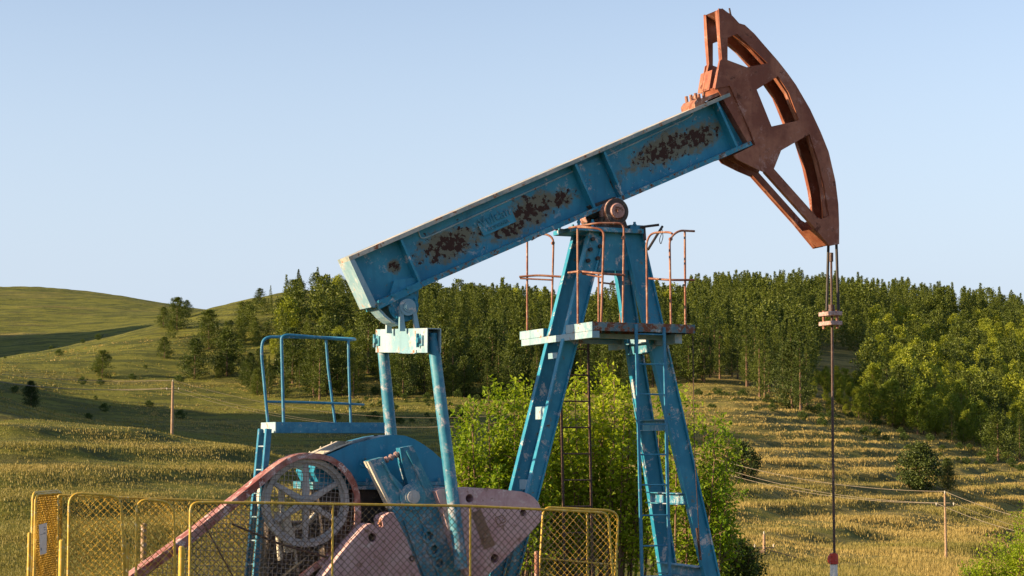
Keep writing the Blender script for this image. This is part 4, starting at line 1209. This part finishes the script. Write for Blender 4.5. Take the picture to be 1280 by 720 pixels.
    if sgn < 0:
        b = MB(); b.slab(PL([(589,641),(601,636.5),(619,681.5),(605,687.5)], YW), YW-.004, YW+.05); sub(cw, b, 'cast_recess', m_recess)
        raised_text('D', m_pink, cw, (625, 653), (633, 650), YW-.006, .09)
        raised_text('01', m_recess, cw, (605, 678), (609, 668), YW-.008, .07)
        b = MB()
        q = [(619,647),(629,643.5),(632,652),(622,656)]
        for i in range(4): b.tube([M(*q[i], YW-.002), M(*q[(i+1) % 4], YW-.002)], .005, 5)
        b.tube([M(622, 659, YW-.002), M(631, 656, YW-.002)], .005, 5); b.tube([M(628, 656, YW-.002), M(631, 664, YW-.002)], .005, 5)
        sub(cw, b, 'cast_mark', m_recess)
crank(-1); crank(1)

# ---- big sheave, belts and guard
b = MB(); c = M(384, 628, -.47); xs, zs = c.x, c.z
b.ring(xs, zs, -.47, -.34, .455, .505, 72); b.ring(xs, zs, -.415, -.395, .42, .456, 72)
whl = part(b, 'drive_sheave', m_wheel, bevel=.006)
b = MB(); b.disc(xs, zs, -.49, -.33, .065, 30); b.ring(xs, zs, -.50, -.485, .045, .06, 24); sub(whl, b, 'hub', m_wheel, .006)
for k in range(6):
    a = R(90 + 60*k); ca, sa = math.cos(a), math.sin(a)
    b = MB(); w0_, w1_ = .040, .026
    def q(r_, s_, y): return Vector((xs + ca*r_ - sa*s_, y, zs + sa*r_ + ca*s_))
    b.hexa([q(.05, -w0_, -.45), q(.05, w0_, -.45), q(.05, w0_, -.37), q(.05, -w0_, -.37)], [q(.43, -w1_, -.44), q(.43, w1_, -.44), q(.43, w1_, -.38), q(.43, -w1_, -.38)])
    sub(whl, b, 'spoke', m_wheel, .012)
b = MB(); b.ring(xs-.06, zs+.05, -.1, .05, .34, .385, 48); part(b, 'brake_drum', m_cream, bevel=.006)
b = MB()
for k in range(4):
    y = -.455 + k*.032
    A0 = Vector((xs-.36, y, zs+.36)); b.tube([A0, A0+Vector((-1.75, 0, -1.35))], .012, 5)
    A0 = Vector((xs+.30, y, zs-.405)); b.tube([A0, A0+Vector((-1.9, 0, -1.5))], .012, 5)
part(b, 'drive_belts', m_belt)
g_out = [(148,733),(165,718),(240,665),(300,618),(326,597),(345,582),(357,574),(372,568),(384,566),(400,567),(415,571),(428,579),(439,591),(446,604),(450,618),(451.5,640),(451,658),(444,670),(432,683),(416,697),(385,721),(372,733)]
g_in = [(164,733),(180,721),(243,677),(303,628),(329,606),(349,588),(360,581),(373,575),(384,573),(399,574),(411,577),(422,584),(432,595),(439,607),(443,620),(444.5,640),(444,655),(437,666),(426,678),(411,691),(380,715),(360,731)]
b = MB(); Yg = -.54
b.slab(PL(g_out, Yg), Yg, Yg+.02, [PL(g_in, Yg)])
gd = part(b, 'belt_guard', m_guard, bevel=.003)
gs = strip(g_out[:18], .012, Yg+.02, -.26, Yref=Yg, inward=1); sub(gd, gs, 'guard_skin', m_guard)
gs = strip(g_out[17:], .012, Yg+.02, -.26, Yref=Yg, inward=1); sub(gd, gs, 'guard_skin', m_guard)
b = MB(); b.tube([M(290, 655, Yg-.01), M(350, 680, Yg-.01), M(414, 698, Yg-.01)], .012, 6); b.tube([M(255, 655, Yg-.005), M(292, 722, Yg-.005)], .009, 5); sub(gd, b, 'brace_rod', m_rod)

def clip_wires(poly, dirs, pitch, r, Y, name, mat, parent, plane=None, tilt=0, jitter=0.0, kink=0.0):
    """two families of straight wires clipped to an outline (X, Z); woven a wire's thickness apart"""
    P = [Vector(p) for p in poly]; mb = MB()
    for fi, ang in enumerate(dirs):
        d = Vector((math.cos(ang), math.sin(ang))); nrm = Vector((-d.y, d.x))
        cs = [p.dot(nrm) for p in P]; k0 = math.floor(min(cs)/pitch); k1 = math.ceil(max(cs)/pitch)
        for k in range(k0, k1+1):
            c = k*pitch + rng.normal(0, jitter)
            ts = []
            for i in range(len(P)):
                a, b_ = P[i], P[(i+1) % len(P)]; da, db = a.dot(nrm)-c, b_.dot(nrm)-c
                if (da < 0) != (db < 0): ts.append((a + (b_-a)*(da/(da-db))).dot(d))
            ts.sort()
            for a, b_ in zip(ts[::2], ts[1::2]):
                if b_-a < .01: continue
                yy = Y + (fi-.5)*r*1.6
                m = max(1, int((b_-a)/.35)) if kink else 1
                pts = []
                for s in range(m+1):
                    t = a + (b_-a)*s/m; p = nrm*(c + (rng.normal(0, kink) if 0 < s < m else 0)) + d*t
                    pts.append(plane(p.x, p.y, yy) if plane else (p.x, yy, p.y))
                mb.tube(pts, r, 4)
    mb.sm = [False]*len(mb.sm)
    return mb.build(name, mat, parent)
clip_wires(PL(g_in, Yg), (R(86), R(-4)), .052, .0032, Yg+.01, 'guard_mesh', m_wire_w, gd, jitter=.003, kink=.004)

# ---- motor and slide rails low at the left, mostly below the view
b = MB(); cm = M(372, 720, -.1)
b.disc(cm.x-.05, cm.z-.25, -.3, .35, .25, 30); b.slab([(cm.x-.6, .26), (cm.x+.6, .26), (cm.x+.45, cm.z-.3), (cm.x-.45, cm.z-.3)], -.4, .4)
b.box(cm.x-.34, cm.x+.75, .0, .3, cm.z-.2, cm.z+.62)  # added dark block, the shade behind the wheel put into its colour
part(b, 'housing_and_shade_block', m_dark, bevel=.02)
b = MB(); b.bar(M(352, 610, -.3), M(352, 650, -.3), .05, .08); b.bar(M(356, 640, -.35), M(362, 690, -.3), .1, .1); b.tube([M(345, 640, -.35), M(350, 700, -.33)], .03, 8); b.tube([M(366, 660, -.36), M(372, 715, -.36)], .018, 8)
part(b, 'brake_linkage', m_cream, bevel=.01)

# ------------------------------------------------------------------ bridle, polished rod, wellhead
def world_xy(p): return Vector((MX + p.x*cY - p.y*sY, MY + p.x*sY + p.y*cY, MZ + p.z))
base = M(1041, 700, 0.0)
BR = empty('polished_rod', world_xy(Vector((base.x, 0, 0))), YAW, 'rusty rod hung on two dark cables from the horse head down to the wellhead', 'pump rod')
WH = empty('wellhead', world_xy(Vector((base.x, 0, 0))), YAW, 'red and white wellhead fitting with a small side loop below the hanging rod', 'wellhead')
off = Vector((-base.x, 0, 0))
def B_(px, py, Y=0.0): return M(px, py, Y) + off
xr = B_(1040.5, 560).x
zc_ = B_(1040, 398).z
for (pt, pb, y) in (((1035.5, 305), (1033.5, 388), .12), ((1045.5, 305), (1048, 388), -.12)):
    b = MB(); b.tube([B_(*pt, y), B_(*pb, y)], .019, 8); b.build('bridle_cable', m_cable, BR)
b = MB(); b.tube([B_(1039, 316), B_(1039, 327)], .028, 10); b.tube([B_(1039, 325), B_(1039.5, 385)], .016, 8); b.tube([B_(1039.5, 381), B_(1039.5, 391)], .042, 10)
b.tube([B_(1040, 390), B_(1041, 560), B_(1043, 695)], .0175, 10)
b.build('rod', m_rod, BR)
for yy in (392.5, 404.5):
    b = MB(); z_ = B_(1040, yy).z; b.box(xr-.085, xr+.085, -.16, .16, z_-.028, z_+.028); b.build('carrier_bar', m_carrier, BR, .008)
b = MB()
for (dx, y) in ((-.04, .1), (.04, -.1)): b = MB(); b.tube([(xr+dx, y, B_(1040, 388).z), (xr+dx, y, B_(1040, 411).z)], .02, 8); b.build('carrier_bolt', m_rail, BR)
b = MB(); c = B_(1042, 698); b.tube([(c.x, 0, B_(1042, 705).z), (c.x, 0, B_(1042, 693).z)], .062, 14); b.tube([(c.x, 0, B_(1042, 694.5).z), (c.x, 0, B_(1042, 691.5).z)], .045, 12)
b.tube(rounded([(c.x-.05, -.02, B_(1042, 695).z), (c.x-.11, -.04, B_(1042, 695).z), (c.x-.11, -.04, B_(1042, 703).z), (c.x-.05, -.02, B_(1042, 703).z)], .03, 4), .012, 8)
b.build('stuffing_box', m_valve, WH, .004)
b = MB(); b.tube([(c.x, 0, B_(1042, 705.5).z), (c.x, 0, .5)], .05, 14); b.tube([(c.x, 0, .52), (c.x, 0, -.3)], .12, 16); b.tube([(c.x, 0, .5), (c.x, 0, .44)], .2, 18)
b.build('well_pipe', m_white, WH)

# ------------------------------------------------------------------ service platform at the rear
SP = empty('service_platform', world_xy(Vector((M(400, 540, 0).x, 0, 0))), YAW, 'blue steel service platform with pipe handrails and long angle-iron legs over the belt drive', 'platform')
ox = -M(400, 540, 0).x
def Q(px, py, Y): p = M(px, py, Y); return Vector((p.x+ox, p.y, p.z))
xa = Q(344, 534, -.30).x; xb = Q(481, 540, -.30).x; za, zb = Q(344, 541, -.3).z, Q(344, 527.5, -.3).z
b = MB(); b.box(xa+.01, xb, -.30, -.288, za, zb); b.box(xa+.01, xb, .268, .28, za, zb); b.build('side_beam', m_bluerail, SP, .003)
b = MB(); b.box(xa, xa+.012, -.303, .283, za, zb); b.build('end_beam', m_blue_pale, SP, .003)  # left end lighter than the sides, its sunlight painted in
b = MB(); b.box(xa+.015, xb-.01, -.285, .265, zb-.02, zb-.005); b.build('deck', m_plat, SP)
for (pt, pb, Y0) in (((336, 536), (320, 720), -.26), ((327, 536), (310, 720), .2)):
    A, B = Q(*pt, Y0), Q(*pb, Y0); t = A.z/(A.z-B.z); B = A+(B-A)*t; B.y = Y0
    b = MB(); b.bar(A+Vector((-.03, 0, 0)), B+Vector((-.03, 0, 0)), .012, .07, (0, 1, 0)); b.bar(A, B, .07, .012, (0, 1, 0)); b.build('leg', m_bluerail, SP)
b = MB()
A, B = Q(336, 536, -.26), Q(320, 720, -.26); A2, B2 = Q(327, 536, .2), Q(310, 720, .2)
for k in range(12):
    t = .12 + k*.16; p = A.lerp(B, t); q_ = A2.lerp(B2, t); b.tube([p+Vector((-.02, 0, 0)), q_+Vector((-.02, 0, 0))], .009, 6)
b.build('rung', m_blue_pale, SP)
b = MB(); A = Q(470, 544, .1); b.tube([A, Vector((A.x, A.y, A.z-.1))], .03, 6); b.build('mount', m_dark, SP)
def srail(name, pts, r=.018): 
    b = MB(); b.tube(rounded(pts, .12, 6), r, 10); b.build(name, m_bluerail, SP)
zd = zb - .01
f0 = Q(335, 528, .26); f0.z = zd
f1 = Q(354.5, 528, -.28); f1.z = zd
f2 = Q(419, 531, .26); f2.z = zd
f3 = Q(438.5, 531, -.28); f3.z = zd
srail('handrail', [f0, Q(326.5, 440, .26), Q(329, 421, .26), Q(408, 422, .26), Q(446, 424, -.0), Q(437, 425, -.28), Q(352, 418, -.28), Q(352, 430, -.28), f1])
srail('rail_post', [f2, Q(410, 460, .26), Q(407.5, 424, .26)], .016)
srail('rail_post', [f3, Q(436, 460, -.28), Q(435.5, 425, -.28)], .016)
srail('mid_rail', [Q(332.5, 502, .26), Q(420, 504, .26), Q(458, 506, .0), Q(440, 505, -.28), Q(353, 502, -.28)], .014)

# ------------------------------------------------------------------ yellow fence
YF = -2.3
def fence_panel(frame_px, Y, label, mesh_mat=None, post_px=(), pipe=.0135, pitch=.055, name='mesh_fence', rad=.1, wr=.0034, group='yellow mesh fence panels', closed_bottom=True, ang=45, midrail=()):
    """frame_px: picture points of the frame from the foot at one side over the top to the other foot"""
    P3 = [M(x, y, Y) for x, y in frame_px]
    z0_ = .12
    a, c = P3[0].copy(), P3[-1].copy()
    def ext(p, q): t = (p.z - z0_)/(q.z - p.z); return p - (q-p)*t
    lo0, lo1 = ext(P3[0], P3[1]), ext(P3[-1], P3[-2])
    path = [lo0] + P3[1:-1] + [lo1]
    root = empty(name, world_xy(Vector((P3[0].x, Y, 0))), YAW, label, 'fence panel', group)
    o_ = Vector((P3[0].x, Y, 0))
    rp = rounded(path, rad, 5)
    b = MB(); b.tube([p-o_ for p in rp], pipe, 8); b.tube([lo0-o_, lo1-o_], pipe, 8); b.build('frame', m_yellow, root)
    clip_wires([(p.x-o_.x, p.z) for p in rp], (R(ang), R(180-ang)), pitch, wr, 0, 'wire_mesh', mesh_mat or m_wire_y, root, jitter=.003, kink=.003)
    for (px, py) in post_px:
        p = M(px, py, Y)-o_; q_ = p.copy(); q_.z = 0; b = MB(); b.tube([p, q_], pipe*.9, 8); b.build('post', m_yellow, root)
    for (s_, e_) in midrail:
        b = MB(); b.tube([M(*s_, Y)-o_, M(*e_, Y)-o_], pipe*.8, 8); b.build('mid_rail', m_yellow, root)
    return root
fence_panel([(237,720),(238,628),(330,628.5),(415,630),(588,632.5),(760,641),(766,720)], YF, 'long front fence panel of dark mesh under a yellow top rail before the flywheel', m_wire_d,
            post_px=((416, 630), (588, 632.5)), rad=.09)
fence_panel([(674,720),(679,634),(765,638),(773,645),(769,720)], YF+.75, 'small yellow framed fence panel at the right end, behind the long one', m_wire_y, post_px=((734, 640),), rad=.1, midrail=(((675,698),(768,706)),))
fence_panel([(85,720),(86.5,616),(151,620),(155,720)], YF+.5, 'yellow framed mesh panel next to the narrow bright yellow one', m_wire_y, rad=.13)
fence_panel([(170,722),(170.5,623),(217,628),(219,722)], YF+.45, 'narrower yellow framed mesh panel before the reddish belt guard foot', m_wire_y, rad=.14)
fence_panel([(72,720),(73,619),(240,625),(330,628),(332,720)], YF+2.0+.6, 'far side fence panel of thin mesh with dark top rail seen through the yellow panels', m_wire_y, pipe=.012, rad=.02)
def short_post(px, top, Y, r, mat, name, label, cat, bottom_z=-.1):
    p = M(px, top, Y); b = MB(); L = p.z
    b.tube([(0, 0, bottom_z), (0, 0, L)], r, 12)
    b.tube([(0, 0, L), (0, 0, L+.012)], [r*.98, r*.6], 12)
    o = b.build(name, mat); o.location = world_xy(Vector((p.x, Y, 0))); o.rotation_euler = (0, 0, YAW); tag(o, label, cat); return o
short_post(227, 684, YF-.05, .03, m_yellow, 'fence_post', 'short thick yellow post beside the long front panel', 'post')
short_post(159, 680, YF+.5, .02, m_yellow, 'fence_post', 'short thin yellow post between the two left mesh panels', 'post')
short_post(77.5, 676, YF+.3, .03, m_yellow, 'fence_post', 'short thick yellow post right of the narrow bright panel', 'post')
short_post(37, 667, YF+1.2, .02, m_yellow, 'fence_post', 'thin yellow post at the far left of the fence', 'post')
short_post(671, 690, YF+.7, .028, m_rail, 'fence_post', 'short rusty orange post at the right end of the fence', 'post')
short_post(180, 655, YF+6, .04, m_wood, 'stub_post', 'weathered stub post behind the yellow mesh panels', 'post')
# folded panels standing nearly end-on at the far left
d21 = 20.6
pa, pb_ = W3(39, 720, d21-.1), W3(72, 720, d21+.95)
zt0 = W3(41, 616, d21).z
dirv = Vector((pb_.x-pa.x, pb_.y-pa.y, 0)); Lp = dirv.length; dirv.normalize(); nv = Vector((dirv.y, -dirv.x, 0))
gz = hz(pa.x, pa.y)
FP = empty('folded_fence', (pa.x, pa.y, MZ-.1), 0, 'narrow bright yellow stack of folded mesh panels with a white notice at the far left', 'fence panel')
o0 = Vector((pa.x, pa.y, MZ-.1))
for k, (yo, pm) in enumerate(((0, m_wire_y), (-.03, m_wire_y))):
    def pt(x, z, y=0, yo=yo): return dirv*x + nv*(y-yo) + Vector((0, 0, z))
    H = zt0 - o0.z - (.02*k)
    out = rounded([(0, .1), (0, H), (Lp, H), (Lp, .1)], .09, 5)
    b = MB(); b.tube([pt(p.x, p.y) for p in out], .017, 8); b.build('frame', m_yellow, FP)
    clip_wires([(p.x, p.y) for p in out], (R(45), R(135)), .036, .0052, 0, 'wire_mesh', pm, FP, plane=lambda x, z, y, pt=pt: pt(x, z, y), jitter=.002, kink=.003)
b = MB()
s0, s1 = W3(48.5, 656, d21-.25), W3(58.5, 653.5, d21-.05); s2, s3 = W3(58, 691.5, d21-.05), W3(50, 694, d21-.25)
pts = [v-o0 for v in (s0, s1, s2, s3)]; th = Vector((.0, .006, 0))
b.hexa(pts, [p+th for p in pts]); b.build('notice', m_white, FP)
b = MB()
def bil(u, v): return (pts[0]*(1-u)+pts[1]*u)*(1-v) + (pts[3]*(1-u)+pts[2]*u)*v - Vector((0, .003, 0))
for (u0, u1, v0, v1) in ((.6,.85,.12,.15),(.65,.85,.2,.225),(.15,.9,.33,.345),(.6,.85,.30,.32),(.15,.3,.77,.86)):
    q = [bil(u0, v0), bil(u1, v0), bil(u1, v1), bil(u0, v1)]; b.hexa(q, [p+Vector((0, .002, 0)) for p in q])
b.build('notice_print', m_ink, FP)

# ------------------------------------------------------------------ power line
def pole(px, top, dist, label, r=.15, arm=True, armdz=.85):
    t = W3(px, top, dist); z0_ = hz(t.x, t.y); H = t.z-z0_
    root = empty('utility_pole', (t.x, t.y, z0_), 0, label, 'pole', 'utility poles')
    b = MB(); b.tube([(0, 0, -.4), (0, 0, H)], r*1.15, 10, r*.8); b.build('shaft', m_wood, root)
    b = MB(); b.bar((-.65, 0, H-armdz), (.65, 0, H-armdz), .07, .07); b.build('crossarm', m_dark, root)
    for xx, zz in ((-.6, H-armdz+.04), (.6, H-armdz+.04), (0, H)):
        b = MB(); b.tube([(xx, 0, zz), (xx, 0, zz+.1), (xx, 0, zz+.2)], [.02, .05, .03], 8); b.build('insulator', m_cream, root)
    return Vector((t.x, t.y, t.z)), root, H
p1, r1_, H1 = pole(216, 477, 188, 'slim pole at the left, standing before the shaded valley')
p2, r2_, H2 = pole(1181, 617, 128, 'slim pole at the right on the terraced slope', r=.085)
p3, r3_, H3 = pole(955, 668, 118, 'short pole with a slanting brace at the foot of the terraced slope', r=.10)
b = MB(); b.bar((0, 0, H3-1.0), (-1.1, 0, -.3), .16, .16); b.build('brace', m_wood, r3_)
b = MB(); b.tube([(0.05, 0, H3-.9), (3.2, .2, -.6)], .025, 6); b.build('stay', m_dark, r3_)
def wire(a, c, sagm, label, r=.02):
    a, c = Vector(a), Vector(c); b = MB()
    b.tube([a.lerp(c, t)-a - Vector((0, 0, 4*sagm*t*(1-t))) for t in np.linspace(0, 1, 25)], r, 4)
    o = b.build('power_cable', m_line); o.location = a; tag(o, label, 'cable', 'power cables')
o1, o2 = Vector((-.6, 0, -.65)), Vector((.6, 0, -.65))
eL = W3(-60, 458, 230); eR = W3(640, 518, 175)
wire(eL, p1+Vector((0,0,.15)), .7, 'top cable running left from the left pole', .022)
wire(eL+o1, p1+o1, .9, 'outer lower cable running left from the left pole', .022)
wire(eL+o2+Vector((0, 0, -.3)), p1+o2, .9, 'inner lower cable running left from the left pole', .022)
wire(p1+Vector((0,0,.15)), eR, 1.6, 'top cable running right from the left pole behind the service platform', .015)
wire(p1+o1, eR+o1, 1.9, 'outer lower cable running right from the left pole', .015)
wire(p1+o2, eR+o2, 1.9, 'inner lower cable running right from the left pole', .015)
eA = W3(840, 556, 150); eB = W3(1400, 668, 118)
wire(eA, p2+Vector((0,0,.15)), .9, 'top cable between the steel post and the right pole', .022)
wire(eA+o1, p2+o1, 1.0, 'outer lower cable between the steel post and the right pole', .022)
wire(eA+o2, p2+o2, 1.0, 'inner lower cable between the steel post and the right pole', .022)
wire(p2+Vector((0,0,.15)), eB, .5, 'top cable running right from the right pole', .022)
wire(p2+o1, eB+o1, .6, 'outer lower cable running right from the right pole', .022)
wire(p2+o2, eB+o2, .6, 'inner lower cable running right from the right pole', .013)
